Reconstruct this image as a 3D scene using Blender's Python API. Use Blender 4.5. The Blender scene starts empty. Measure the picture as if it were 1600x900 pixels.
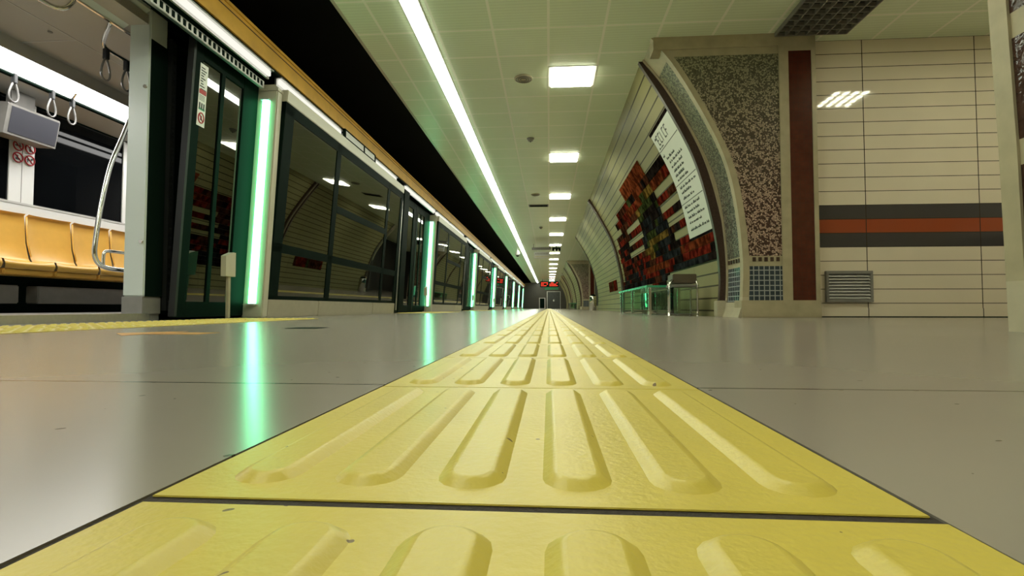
import bpy, bmesh, math, random
from mathutils import Vector, Matrix
random.seed(7)
S = bpy.context.scene
COL = S.collection

# ------------------------------------------------------------------ camera, world, exposure
FOC, VPX, VPY, CAMH = 810.0, 858.0, 481.0, 0.105
cam_d = bpy.data.cameras.new('camera')
cam_d.sensor_width = 36.0
cam_d.lens = FOC / 1600 * 36
cam_d.clip_start = 0.01
cam_d.clip_end = 200
cam = bpy.data.objects.new('camera', cam_d)
COL.objects.link(cam)
yaw = math.atan((VPX - 800) / FOC)
pitch = math.atan((VPY - 450) / FOC * math.cos(yaw))
cam.location = (0, 0, CAMH)
cam.rotation_euler = (math.pi / 2 + pitch, 0, yaw)
S.camera = cam
world = bpy.data.worlds.new('world')
S.world = world
world.use_nodes = True
world.node_tree.nodes['Background'].inputs[0].default_value = (0.0, 0.0, 0.0, 1)
world.node_tree.nodes['Background'].inputs[1].default_value = 0.0
S.view_settings.view_transform = 'Standard'
S.view_settings.look = 'None'
S.view_settings.gamma = 1
S.view_settings.exposure = 0.0
S.view_settings.use_curve_mapping = False

PANEL_E = (28.0, 28.0, 20.5)       # square ceiling panels
LINE_E = (19.0, 20.5, 16.5)          # long ceiling light line
POST_E = (2.1, 12.0, 5.4)          # green light strips on the door posts
TRAIN_E = (15.0, 14.8, 14.2)         # light band in the train
HEAD_SHEEN_E = (1.0, 0.98, 0.86)  # glow painted for reflected light above the screen doors

# ------------------------------------------------------------------ materials
def mat(name, col, rough=0.5, metal=0.0, spec=0.5, noise=0.0, nscale=12.0, bump=0.0, bscale=60.0, ior=1.5):
    m = bpy.data.materials.new(name)
    m.use_nodes = True
    nt = m.node_tree
    b = nt.nodes['Principled BSDF']
    b.inputs['Base Color'].default_value = (*col, 1)
    b.inputs['Roughness'].default_value = rough
    b.inputs['Metallic'].default_value = metal
    b.inputs['Specular IOR Level'].default_value = spec
    b.inputs['IOR'].default_value = ior
    if noise or bump:
        g = nt.nodes.new('ShaderNodeNewGeometry')
    if noise:
        n = nt.nodes.new('ShaderNodeTexNoise')
        n.inputs['Scale'].default_value = nscale
        n.inputs['Detail'].default_value = 4
        nt.links.new(g.outputs['Position'], n.inputs['Vector'])
        r = nt.nodes.new('ShaderNodeMapRange')
        r.inputs[1].default_value = 0.25; r.inputs[2].default_value = 0.75
        r.inputs[3].default_value = 1 - noise; r.inputs[4].default_value = 1 + noise
        nt.links.new(n.outputs['Fac'], r.inputs[0])
        v = nt.nodes.new('ShaderNodeVectorMath'); v.operation = 'SCALE'
        v.inputs[0].default_value = col
        nt.links.new(r.outputs[0], v.inputs['Scale'])
        nt.links.new(v.outputs[0], b.inputs['Base Color'])
    if bump:
        n2 = nt.nodes.new('ShaderNodeTexNoise')
        n2.inputs['Scale'].default_value = bscale
        nt.links.new(g.outputs['Position'], n2.inputs['Vector'])
        bp = nt.nodes.new('ShaderNodeBump')
        bp.inputs['Strength'].default_value = bump
        bp.inputs['Distance'].default_value = 0.004
        nt.links.new(n2.outputs['Fac'], bp.inputs['Height'])
        nt.links.new(bp.outputs[0], b.inputs['Normal'])
    return m

def emis(name, col, k=1.0):
    m = bpy.data.materials.new(name)
    m.use_nodes = True
    nt = m.node_tree
    nt.nodes.remove(nt.nodes['Principled BSDF'])
    e = nt.nodes.new('ShaderNodeEmission')
    e.inputs[0].default_value = (*[c / max(col) for c in col], 1)
    e.inputs[1].default_value = max(col) * k
    nt.links.new(e.outputs[0], nt.nodes['Material Output'].inputs[0])
    return m

class NB:
    """small helper to write node graphs"""
    def __init__(s, m):
        s.nt = m.node_tree; s.b = s.nt.nodes['Principled BSDF']
    def n(s, t, **k):
        x = s.nt.nodes.new(t)
        for a, v in k.items(): setattr(x, a, v)
        return x
    def put(s, sock, v):
        if hasattr(v, 'links') or isinstance(v, bpy.types.NodeSocket): s.nt.links.new(v, sock)
        else: sock.default_value = v
    def math(s, op, a, b=None, c=None):
        x = s.n('ShaderNodeMath', operation=op)
        s.put(x.inputs[0], a)
        if b is not None: s.put(x.inputs[1], b)
        if c is not None: s.put(x.inputs[2], c)
        return x.outputs[0]
    def mix(s, f, a, b):
        x = s.n('ShaderNodeMix', data_type='RGBA')
        s.put(x.inputs[0], f)
        s.put(x.inputs[6], a if not isinstance(a, tuple) else (*a, 1))
        s.put(x.inputs[7], b if not isinstance(b, tuple) else (*b, 1))
        return x.outputs[2]
    def pos(s):
        g = s.n('ShaderNodeNewGeometry'); x = s.n('ShaderNodeSeparateXYZ')
        s.nt.links.new(g.outputs['Position'], x.inputs[0])
        return g.outputs['Position'], x.outputs[0], x.outputs[1], x.outputs[2]
    def line(s, v, period, off, w):
        """1 on a joint of width w every period"""
        u = s.math('SUBTRACT', v, off)
        u = s.math('DIVIDE', u, period)
        u = s.math('FRACT', u)
        u = s.math('SUBTRACT', u, 0.5)
        u = s.math('ABSOLUTE', u)
        return s.math('GREATER_THAN', u, 0.5 - w / period / 2)
    def noise(s, vec, scale, detail=3.0):
        x = s.n('ShaderNodeTexNoise'); x.inputs['Scale'].default_value = scale; x.inputs['Detail'].default_value = detail
        s.nt.links.new(vec, x.inputs['Vector'])
        return x.outputs['Fac']
    def bump(s, h, strength=0.5, dist=0.003):
        x = s.n('ShaderNodeBump'); x.inputs['Strength'].default_value = strength; x.inputs['Distance'].default_value = dist
        s.nt.links.new(h, x.inputs['Height']); s.nt.links.new(x.outputs[0], s.b.inputs['Normal'])

def floor_mat(name, xoff, xper):
    m = mat(name, (0.27, 0.245, 0.215), 0.2)
    k = NB(m); p, x, y, z = k.pos()
    j = k.math('MAXIMUM', k.line(x, xper, xoff, 0.005), k.line(y, 0.8, 0.70, 0.006))
    n = k.noise(p, 3.0); n2 = k.noise(p, 55.0, 1.0)
    speck = k.math('GREATER_THAN', n2, 0.765)
    c = k.mix(n, (0.285, 0.250, 0.208), (0.308, 0.270, 0.226))
    c = k.mix(j, c, (0.035, 0.028, 0.024))
    c = k.mix(speck, c, (0.09, 0.075, 0.06))
    k.put(k.b.inputs['Base Color'], c)
    r = k.math('MULTIPLY_ADD', k.noise(p, 1.5), 0.04, 0.20)
    k.put(k.b.inputs['Roughness'], r)
    return m
M = {}
M['floor_l'] = floor_mat('stone_floor_left', -1.02, 0.80)
M['floor_r'] = floor_mat('stone_floor_right', 0.19, 0.80)
M['grout'] = mat('dark_grout', (0.035, 0.026, 0.02), 0.9, bump=0.6, bscale=200)

def yellow_mat(name, base=(0.60, 0.475, 0.085)):
    m = mat(name, base, 0.38)
    k = NB(m); p, x, y, z = k.pos()
    n = k.noise(p, 9.0, 5.0); sp = k.math('GREATER_THAN', k.noise(p, 75.0, 1.0), 0.775)
    c = k.mix(n, tuple(v * 0.86 for v in base), tuple(min(1, v * 1.12) for v in base))
    c = k.mix(sp, c, (0.16, 0.10, 0.03))
    k.put(k.b.inputs['Base Color'], c)
    k.bump(k.noise(p, 180.0, 2.0), 0.25, 0.002)
    return m
M['yellow'] = yellow_mat('yellow_tactile_rubber')

def ceiling_mat():
    m = mat('white_metal_ceiling_tiles', (0.62, 0.60, 0.46), 0.36)
    k = NB(m); p, x, y, z = k.pos()
    j = k.math('MAXIMUM', k.line(x, 0.6, 0.0, 0.028), k.line(y, 0.6, 0.05, 0.028))
    st = k.line(y, 0.05, 0.0, 0.012)
    c = k.mix(st, (0.80, 0.89, 0.68), (0.72, 0.80, 0.60))
    c = k.mix(j, c, (0.97, 0.98, 0.84))
    k.put(k.b.inputs['Base Color'], c)
    return m
M['ceiling'] = ceiling_mat()

def panel_mat(name, uvmode, col=(0.27, 0.25, 0.12)):
    """cream enamel panels in horizontal courses with dark joints; vault uses the UV (along, arc length)"""
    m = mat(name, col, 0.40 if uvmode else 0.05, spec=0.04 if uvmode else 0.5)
    k = NB(m); p, x, y, z = k.pos()
    if uvmode:
        uv = k.n('ShaderNodeUVMap'); sx = k.n('ShaderNodeSeparateXYZ'); k.nt.links.new(uv.outputs[0], sx.inputs[0])
        a, b = sx.outputs[0], sx.outputs[1]
        jj = k.math('MAXIMUM', k.line(b, 0.155, 0.07, 0.020), k.line(a, 1.12, 6.35, 0.006))
        jc = (0.05, 0.042, 0.02)
    else:
        a, b = x, z
        jj = k.math('MAXIMUM', k.line(b, 0.155, 0.0, 0.007), k.line(a, 1.183, 3.49, 0.009))
        jc = (0.035, 0.025, 0.018)
        dk = k.math('MULTIPLY', k.math('GREATER_THAN', z, 0.775), k.math('LESS_THAN', z, 1.24))
        rd = k.math('MULTIPLY', k.math('GREATER_THAN', z, 0.93), k.math('LESS_THAN', z, 1.085))
    n = k.noise(p, 2.2)
    c = k.mix(n, tuple(v * 0.93 for v in col), tuple(min(1, v * 1.06) for v in col))
    if not uvmode:
        c = k.mix(dk, c, (0.055, 0.05, 0.052))
        c = k.mix(rd, c, (0.30, 0.06, 0.022))
    c = k.mix(jj, c, jc)
    k.put(k.b.inputs['Base Color'], c)
    h = k.math('SUBTRACT', 1.0, jj)
    k.bump(k.math('MULTIPLY_ADD', k.noise(p, 5.0, 1.0), 0.6 if uvmode else 0.12, h), 0.35, 0.004)
    return m
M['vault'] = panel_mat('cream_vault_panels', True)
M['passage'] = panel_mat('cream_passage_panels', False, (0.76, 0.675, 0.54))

def mosaic_mat(name, scale, top=(0.20, 0.195, 0.115), lowd=(0.028, 0.011, 0.008), lowl=(0.60, 0.45, 0.34)):
    m = mat(name, top, 0.35)
    k = NB(m); p, x, y, z = k.pos()
    v = k.n('ShaderNodeTexVoronoi'); v.inputs['Scale'].default_value = scale
    k.nt.links.new(p, v.inputs['Vector'])
    sc = k.n('ShaderNodeSeparateColor'); k.nt.links.new(v.outputs['Color'], sc.inputs[0])
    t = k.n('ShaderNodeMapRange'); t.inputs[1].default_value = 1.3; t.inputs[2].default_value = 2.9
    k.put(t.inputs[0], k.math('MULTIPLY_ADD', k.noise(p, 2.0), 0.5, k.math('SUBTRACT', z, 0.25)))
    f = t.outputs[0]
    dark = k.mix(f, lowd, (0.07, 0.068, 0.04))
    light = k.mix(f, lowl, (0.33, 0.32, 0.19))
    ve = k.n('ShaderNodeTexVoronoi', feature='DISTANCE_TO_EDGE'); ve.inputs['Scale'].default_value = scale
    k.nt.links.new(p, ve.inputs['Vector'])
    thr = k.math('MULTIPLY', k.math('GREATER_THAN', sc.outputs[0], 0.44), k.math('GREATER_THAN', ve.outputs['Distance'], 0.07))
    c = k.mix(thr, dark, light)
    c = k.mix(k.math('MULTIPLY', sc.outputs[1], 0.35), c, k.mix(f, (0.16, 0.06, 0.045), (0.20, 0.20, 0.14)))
    k.put(k.b.inputs['Base Color'], c)
    k.bump(v.outputs['Distance'], 0.5, 0.003)
    return m
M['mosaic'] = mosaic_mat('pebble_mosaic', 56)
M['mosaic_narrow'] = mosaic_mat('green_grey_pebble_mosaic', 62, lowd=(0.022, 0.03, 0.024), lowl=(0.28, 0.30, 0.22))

def grid_mat(name, tile, line, per, w, axis='x', rough=0.25):
    m = mat(name, tile, rough)
    k = NB(m); p, x, y, z = k.pos()
    a = x if axis == 'x' else y
    j = k.math('MAXIMUM', k.line(a, per, 0.0, w), k.line(z, per, 0.18, w))
    n = k.noise(p, 14.0, 1.0)
    c = k.mix(n, tuple(v * 0.6 for v in tile), tuple(v * 1.4 for v in tile))
    k.put(k.b.inputs['Base Color'], k.mix(j, c, line))
    return m
M['bluetile'] = grid_mat('blue_grey_tiles', (0.035, 0.05, 0.065), (0.36, 0.38, 0.37), 0.055, 0.010)
M['bluetile_side'] = grid_mat('blue_grey_tiles_reveal', (0.035, 0.05, 0.065), (0.36, 0.38, 0.37), 0.055, 0.010, 'y')
M['redtile'] = grid_mat('dark_red_tiles', (0.085, 0.018, 0.010), (0.065, 0.022, 0.014), 0.05, 0.004, rough=0.18)
M['stone'] = mat('beige_stone', (0.42, 0.365, 0.235), 0.38, noise=0.12, nscale=9)
M['stone_pale'] = mat('pale_beige_stone', (0.50, 0.45, 0.32), 0.35, noise=0.10, nscale=9)
M['brown'] = mat('dark_brown_stone', (0.055, 0.030, 0.020), 0.30, noise=0.3, nscale=40)
M['brownglass'] = mat('dark_brown_glazed_tiles', (0.05, 0.022, 0.014), 0.12, noise=0.4, nscale=30, bump=0.8, bscale=40)
M['black'] = mat('black_void', (0.004, 0.004, 0.004), 0.9)
M['dark'] = mat('black_painted_metal', (0.004, 0.010, 0.007), 0.5, spec=0.02)
M['darkrubber'] = mat('black_rubber', (0.008, 0.009, 0.009), 0.6)
M['orange'] = mat('ochre_painted_beam', (0.62, 0.34, 0.04), 0.45, noise=0.15, nscale=5)
M['orange_dk'] = mat('ochre_edge_shadow_gap', (0.05, 0.025, 0.006), 0.6)
M['alu'] = mat('brushed_aluminium', (0.66, 0.65, 0.62), 0.28, 0.9, noise=0.06, nscale=40)
M['steel'] = mat('polished_steel', (0.72, 0.71, 0.68), 0.14, 1.0)
M['post'] = mat('beige_painted_metal', (0.50, 0.47, 0.36), 0.35)
M['kick'] = mat('beige_kick_plate', (0.36, 0.325, 0.24), 0.35, noise=0.06)
M['white'] = mat('white_enamel', (0.74, 0.74, 0.70), 0.35)
M['offwhite'] = mat('pale_grey_green_enamel', (0.60, 0.66, 0.62), 0.35)
M['grey'] = mat('mid_grey_metal', (0.22, 0.21, 0.19), 0.45, noise=0.08)
M['lightgrey'] = mat('light_grey_panel', (0.52, 0.51, 0.48), 0.4)
M['trainceil'] = mat('train_ceiling_panel', (0.40, 0.38, 0.33), 0.42)
M['seat'] = mat('yellow_seat_plastic', (0.72, 0.42, 0.085), 0.3, noise=0.04)
M['trainglass'] = mat('dark_train_window_glass', (0.003, 0.0035, 0.004), 0.04, ior=1.33, spec=0.25)
M['screen'] = mat('grey_display_screen', (0.06, 0.06, 0.072), 0.3)
M['lettering'] = mat('dark_lettering', (0.05, 0.06, 0.055), 0.6)
M['signwhite'] = mat('pale_sign_enamel', (0.60, 0.635, 0.56), 0.4, spec=0.3)
M['red'] = mat('red_print', (0.42, 0.015, 0.02), 0.5)
M['green_print'] = mat('green_print', (0.03, 0.25, 0.12), 0.5)
M['arrow'] = mat('orange_floor_paint', (0.55, 0.27, 0.06), 0.4)
M['brownbox'] = mat('brown_grey_bin_lid', (0.11, 0.085, 0.055), 0.4)
M['enddoor'] = mat('dark_grey_door', (0.045, 0.05, 0.048), 0.4, noise=0.2, nscale=4)
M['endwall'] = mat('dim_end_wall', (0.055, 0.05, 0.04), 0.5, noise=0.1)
# glass: a dark tint one sees through, with a clear surface reflection
def glass_mat(name, tint, ior, rough=0.015, gloss=(1, 1, 1)):
    m = bpy.data.materials.new(name); m.use_nodes = True
    nt = m.node_tree; nt.nodes.remove(nt.nodes['Principled BSDF'])
    t = nt.nodes.new('ShaderNodeBsdfTransparent'); t.inputs[0].default_value = (*tint, 1)
    g = nt.nodes.new('ShaderNodeBsdfGlossy'); g.inputs['Roughness'].default_value = rough; g.inputs[0].default_value = (*gloss, 1)
    f = nt.nodes.new('ShaderNodeFresnel'); f.inputs[0].default_value = ior
    x = nt.nodes.new('ShaderNodeMixShader')
    nt.links.new(f.outputs[0], x.inputs[0]); nt.links.new(t.outputs[0], x.inputs[1]); nt.links.new(g.outputs[0], x.inputs[2])
    nt.links.new(x.outputs[0], nt.nodes['Material Output'].inputs[0])
    return m
M['glass'] = glass_mat('tinted_screen_glass', (0.10, 0.13, 0.11), 2.3)
M['clear'] = glass_mat('green_clear_glass', (0.88, 0.96, 0.91), 1.6)
M['greenedge'] = mat('green_glass_plate', (0.05, 0.34, 0.18), 0.12)
M['frost'] = mat('translucent_strap_plastic', (0.16, 0.155, 0.145), 0.12)
M['panel_light'] = emis('lit_ceiling_panel', PANEL_E)
M['tube_light'] = emis('lit_lamp_tube', PANEL_E, 1.9)
M['line_light'] = emis('lit_light_line', LINE_E)
M['post_light'] = emis('lit_green_strip', POST_E)
M['train_light'] = emis('lit_train_band', TRAIN_E)
M['head_sheen'] = emis('glowing_head_sheen', HEAD_SHEEN_E)
M['red_led'] = emis('lit_red_display', (1.6, 0.10, 0.05))
# mural enamel colours
MUR = {}
for nm, c in dict(r=(0.20, 0.025, 0.014), o=(0.22, 0.05, 0.018), b=(0.022, 0.016, 0.014), g=(0.055, 0.07, 0.022), y=(0.24, 0.15, 0.035),
                  n=(0.10, 0.035, 0.018), c=(0.38, 0.35, 0.20), d=(0.03, 0.034, 0.036)).items():
    mm = mat('mural_enamel_' + {'r': 'crimson', 'o': 'rust', 'b': 'black', 'g': 'olive', 'y': 'ochre', 'n': 'brown', 'c': 'cream', 'd': 'slate'}[nm], tuple(v * 0.62 if nm != 'c' else v for v in c), 0.4, spec=0.0)
    if nm != 'c':
        k = NB(mm); p, x, y, z = k.pos()
        n = k.noise(p, 7.0, 6.0)
        q = k.n('ShaderNodeMapRange'); q.inputs[1].default_value = 0.42; q.inputs[2].default_value = 0.62
        k.put(q.inputs[0], n)
        k.put(k.b.inputs['Base Color'], k.mix(q.outputs[0], tuple(v * 0.2 for v in c), tuple(v * 0.9 for v in c)))
    MUR[nm] = mm

# ------------------------------------------------------------------ mesh helpers
class MB:
    def __init__(s):
        s.v = []; s.f = []; s.m = []; s.sm = []; s.uv = []; s.mats = []
    def mi(s, m):
        if m not in s.mats: s.mats.append(m)
        return s.mats.index(m)
    def face(s, pts, m, smooth=False, uv=None):
        i = len(s.v); s.v += [tuple(p) for p in pts]; s.f.append(tuple(range(i, i + len(pts))))
        s.m.append(s.mi(m)); s.sm.append(smooth); s.uv.append(uv)
    def idx(s, verts, faces, m, smooth=False):
        i = len(s.v); s.v += [tuple(p) for p in verts]
        for f in faces:
            s.f.append(tuple(i + q for q in f)); s.m.append(s.mi(m)); s.sm.append(smooth); s.uv.append(None)
    def box(s, x0, x1, y0, y1, z0, z1, m, bev=0.0):
        x0, x1 = min(x0, x1), max(x0, x1); y0, y1 = min(y0, y1), max(y0, y1); z0, z1 = min(z0, z1), max(z0, z1)
        if bev <= 0:
            V = [(x, y, z) for x in (x0, x1) for y in (y0, y1) for z in (z0, z1)]
            s.idx(V, [(0, 1, 3, 2), (4, 6, 7, 5), (0, 4, 5, 1), (2, 3, 7, 6), (0, 2, 6, 4), (1, 5, 7, 3)], m)
        else:
            b = bmesh.new()
            bmesh.ops.create_cube(b, size=1.0)
            for v in b.verts:
                v.co = Vector(((x0 + x1) / 2 + v.co.x * (x1 - x0), (y0 + y1) / 2 + v.co.y * (y1 - y0), (z0 + z1) / 2 + v.co.z * (z1 - z0)))
            bmesh.ops.bevel(b, geom=b.edges[:], offset=bev, segments=2, affect='EDGES')
            b.verts.index_update()
            s.idx([v.co[:] for v in b.verts], [[v.index for v in f.verts] for f in b.faces], m)
            b.free()
    def prism(s, prof, y0, y1, m, cap=True, axis='y'):
        """closed profile in (x,z) swept along y (or (y,z) along x, (x,y) along z)"""
        def P(a, b, t): return {'y': (a, t, b), 'x': (t, a, b), 'z': (a, b, t)}[axis]
        n = len(prof)
        V = [P(a, b, y0) for a, b in prof] + [P(a, b, y1) for a, b in prof]
        F = [(i, (i + 1) % n, n + (i + 1) % n, n + i) for i in range(n)]
        if cap: F += [tuple(range(n))[::-1], tuple(range(n, 2 * n))]
        s.idx(V, F, m)
    def tube(s, path, r, m, n=10, closed=False):
        P = [Vector(p) for p in path]; N = len(P); rings = []
        up = None
        for i in range(N):
            a = P[(i - 1) % N] if (closed or i > 0) else P[i]; b = P[(i + 1) % N] if (closed or i < N - 1) else P[i]
            t = (b - a).normalized()
            if up is None:
                up = Vector((0, 0, 1)) if abs(t.z) < 0.9 else Vector((1, 0, 0))
            u = (up - t * up.dot(t)).normalized(); w = t.cross(u); up = u
            rr = r[i] if isinstance(r, (list, tuple)) else r
            rings.append([P[i] + (u * math.cos(2 * math.pi * k / n) + w * math.sin(2 * math.pi * k / n)) * rr for k in range(n)])
        V = [p for q in rings for p in q]; F = []
        for i in range(N if closed else N - 1):
            j = (i + 1) % N
            for k in range(n): F.append((i * n + k, i * n + (k + 1) % n, j * n + (k + 1) % n, j * n + k))
        s.idx(V, F, m, True)
        if not closed: s.idx(rings[0], [tuple(range(n))[::-1]], m); s.idx(rings[-1], [tuple(range(n))], m)
    def cyl(s, c, r, h, m, n=24, axis='z', r2=None):
        d = {'x': Vector((1, 0, 0)), 'y': Vector((0, 1, 0)), 'z': Vector((0, 0, 1))}[axis]
        c = Vector(c); s.tube([c, c + d * h], [r, r if r2 is None else r2], m, n)
    def lathe(s, c, prof, m, n=28):
        V = []; F = []
        for r, z in prof: V += [(c[0] + r * math.cos(2 * math.pi * k / n), c[1] + r * math.sin(2 * math.pi * k / n), c[2] + z) for k in range(n)]
        for i in range(len(prof) - 1):
            for k in range(n): F.append((i * n + k, i * n + (k + 1) % n, (i + 1) * n + (k + 1) % n, (i + 1) * n + k))
        s.idx(V, F, m, True)
        s.idx(V[:n], [tuple(range(n))[::-1]], m); s.idx(V[-n:], [tuple(range(n))], m)
    def lean(s, k=0.055, z0=0.0):
        s.v = [(x + k * (z - z0), y, z) for x, y, z in s.v]; return s
    def build(s, name, parent=None, origin=None):
        if parent is not None: o0 = wloc(parent) if origin is None else Vector(origin)
        elif origin is not None: o0 = Vector(origin)
        else:
            xs, ys, zs = zip(*s.v); o0 = Vector(((min(xs) + max(xs)) / 2, (min(ys) + max(ys)) / 2, min(zs)))
        me = bpy.data.meshes.new(name)
        me.from_pydata([Vector(p) - o0 for p in s.v], [], s.f)
        for m in s.mats: me.materials.append(m)
        me.polygons.foreach_set('material_index', s.m); me.polygons.foreach_set('use_smooth', s.sm)
        if any(u is not None for u in s.uv):
            l = me.uv_layers.new(name='UVMap')
            for p, u in zip(me.polygons, s.uv):
                if u:
                    for li, q in zip(p.loop_indices, u): l.data[li].uv = q
        me.update()
        b = bmesh.new(); b.from_mesh(me)
        if not any(u is not None for u in s.uv): bmesh.ops.remove_doubles(b, verts=b.verts[:], dist=1e-6); bmesh.ops.recalc_face_normals(b, faces=b.faces[:])
        b.to_mesh(me); b.free()
        o = bpy.data.objects.new(name, me); COL.objects.link(o)
        if parent is not None:
            o.parent = parent; o.location = o0 - wloc(parent)
        else: o.location = o0
        return o
def wloc(o):
    v = Vector(o.location)
    while o.parent is not None:
        o = o.parent; v = v + Vector(o.location)
    return v
def tag(o, label, cat, group=None, kind=None):
    o['label'] = label; o['category'] = cat
    if group: o['group'] = group
    if kind: o['kind'] = kind
    return o
def empty(name, loc, label, cat, group=None):
    o = bpy.data.objects.new(name, None); COL.objects.link(o); o.location = loc; o.empty_display_size = 0.1
    return tag(o, label, cat, group)
def struct(mb, name, label=None, cat=None):
    o = mb.build(name, origin=(0, 0, 0)); o['kind'] = 'structure'
    if label: o['label'] = label; o['category'] = cat
    return o
KIDS = {}
def kids(o): return [c for c in bpy.data.objects if c.parent == o]
def copy_tree(o, loc, label, parent=None):
    def cp(a, par):
        c = a.copy(); COL.objects.link(c); c.parent = par
        for ch in kids(a): cp(ch, c)
        return c
    r = cp(o, None); r.location = loc; r['label'] = label
    return r

# ------------------------------------------------------------------ vault profiles (z -> x)
def interp(z, Z, X):
    if z <= Z[0]: return X[0]
    for i in range(len(Z) - 1):
        if z <= Z[i + 1]:
            t = (z - Z[i]) / (Z[i + 1] - Z[i]); return X[i] + (X[i + 1] - X[i]) * t
    return X[-1]
def smooth_profile(Z, X, n=56, zmax=3.1):
    """Catmull-Rom through the points"""
    pts = [Vector((z, x)) for z, x in zip(Z, X)]; pts = [pts[0] * 2 - pts[1]] + pts + [pts[-1] * 2 - pts[-2]]
    out = []
    for i in range(1, len(pts) - 2):
        for k in range(12):
            t = k / 12; a, b, c, d = pts[i - 1:i + 3]
            out.append(0.5 * ((2 * b) + (c - a) * t + (2 * a - 5 * b + 4 * c - d) * t * t + (3 * b - a - 3 * c + d) * t ** 3))
    out.append(pts[-2])
    zs = [p[0] for p in out]; xs = [p[1] for p in out]
    r = []
    for k in range(n + 1):
        z = zmax * k / n; r.append((interp(z, zs, xs), z))
    return r
PV = smooth_profile([0, .5, 1.1, 1.87, 2.55, 3.1], [2.02, 2.05, 1.98, 1.78, 1.45, 1.12])
PQ = smooth_profile([0, .18, .66, 1.28, 1.77, 2.27, 2.775, 3.1], [2.05, 2.09, 2.10, 2.04, 1.92, 1.69, 1.40, 1.15])
ARC = [0.0]
for a, b in zip(PV, PV[1:]): ARC.append(ARC[-1] + math.hypot(b[0] - a[0], b[1] - a[1]))
def vpt(s, y, d=0.0):
    """point on the vault at arc length s, d metres proud of it (towards the platform)"""
    s = max(0, min(ARC[-1] - 1e-6, s))
    for i in range(len(ARC) - 1):
        if s <= ARC[i + 1]: break
    t = (s - ARC[i]) / (ARC[i + 1] - ARC[i]); a, b = PV[i], PV[i + 1]
    x = a[0] + (b[0] - a[0]) * t; z = a[1] + (b[1] - a[1]) * t
    tx, tz = (b[0] - a[0]), (b[1] - a[1]); l = math.hypot(tx, tz)
    return (x - tz / l * d, y, z + tx / l * d)
PN = [(interp(z, [0, .8, 1.5, 2.2, 3.1], [2.04, 2.025, 2.0, 1.93, 1.78]), z) for z in [3.1 * i / 56 for i in range(57)]]
def qx(z): return interp(z, [p[1] for p in PQ], [p[0] for p in PQ])
def px_(z): return interp(z, [p[1] for p in PV], [p[0] for p in PV])

# ------------------------------------------------------------------ setting
ZC, YB, YE = 3.1, -8.0, 62.0
TX0, TX1 = -0.2225, 0.1915           # tactile strip
fl = MB()
fl.box(-3.36, TX0 - 0.0025, YB, YE, -0.06, 0.0, M['floor_l'])
fl.box(TX1 + 0.0025, 7.0, YB, YE, -0.06, 0.0, M['floor_r'])
fl.box(TX0 - 0.0025, TX1 + 0.0025, YB, YE, -0.06, -0.0013, M['grout'])
struct(fl, 'floor', 'grey-beige stone platform floor with thin dark joints', 'floor')
c = MB()
c.box(-2.09, 7.0, YB, YE, ZC, ZC + 0.08, M['ceiling'])
struct(c, 'ceiling', 'pale square-tiled metal ceiling over the platform', 'ceiling')
t = MB()
t.box(-2.12, -2.088, YB, YE, ZC - 0.005, ZC + 0.35, M['post'])
struct(t, 'trim_1', 'pale edge trim of the ceiling along the dark void', 'trim')
# dark void over the track, back and end walls
v = MB()
v.box(-7.5, -2.1, YB, YE, 4.4, 4.5, M['black'])
v.box(-7.5, -7.4, YB, YE, -1.2, 4.5, M['black'])
v.box(-7.5, -3.36, YB, YE, -1.3, -1.2, M['black'])
v.box(-3.40, -3.36, YB, YE, -1.2, -0.06, M['black'])
struct(v, 'wall_left', 'black void of the track tunnel behind and above the train', 'wall')
w = MB()
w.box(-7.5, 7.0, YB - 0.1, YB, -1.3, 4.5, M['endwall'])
struct(w, 'wall_back')
w = MB()
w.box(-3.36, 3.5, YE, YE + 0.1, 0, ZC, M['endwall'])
w.box(-7.5, -3.36, YE, YE + 0.1, -1.3, 4.5, M['black'])
w.box(-0.2, 1.3, YE - 0.1, YE, 2.0, 2.06, M['lightgrey'])
w.box(-0.26, -0.2, YE - 0.1, YE, 0, 2.06, M['white'])
w.box(1.3, 1.36, YE - 0.1, YE, 0, 2.06, M['lightgrey'])
struct(w, 'wall_end', 'far end wall of the platform beyond the red display', 'wall')
d = MB()
d.box(-0.2, 0.545, YE - 0.06, YE - 0.005, 0.01, 2.0, M['enddoor'], 0.01)
d.box(0.555, 1.3, YE - 0.06, YE - 0.005, 0.01, 2.0, M['enddoor'], 0.01)
d.box(0.47, 0.53, YE - 0.12, YE - 0.06, 0.85, 1.1, M['steel'])
d.box(0.57, 0.63, YE - 0.12, YE - 0.06, 0.85, 1.1, M['steel'])
struct(d, 'door_1', 'dark grey double door in the far end wall', 'door')
d = MB()
d.box(-1.2, -0.45, YE - 0.09, YE, 0, 1.3, M['lightgrey'])
d.box(-1.1, -0.55, YE - 0.12, YE - 0.085, 0.05, 1.22, M['dark'])
struct(d, 'door_2', 'small black gate panel with a pale frame at the far end', 'door')

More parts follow.
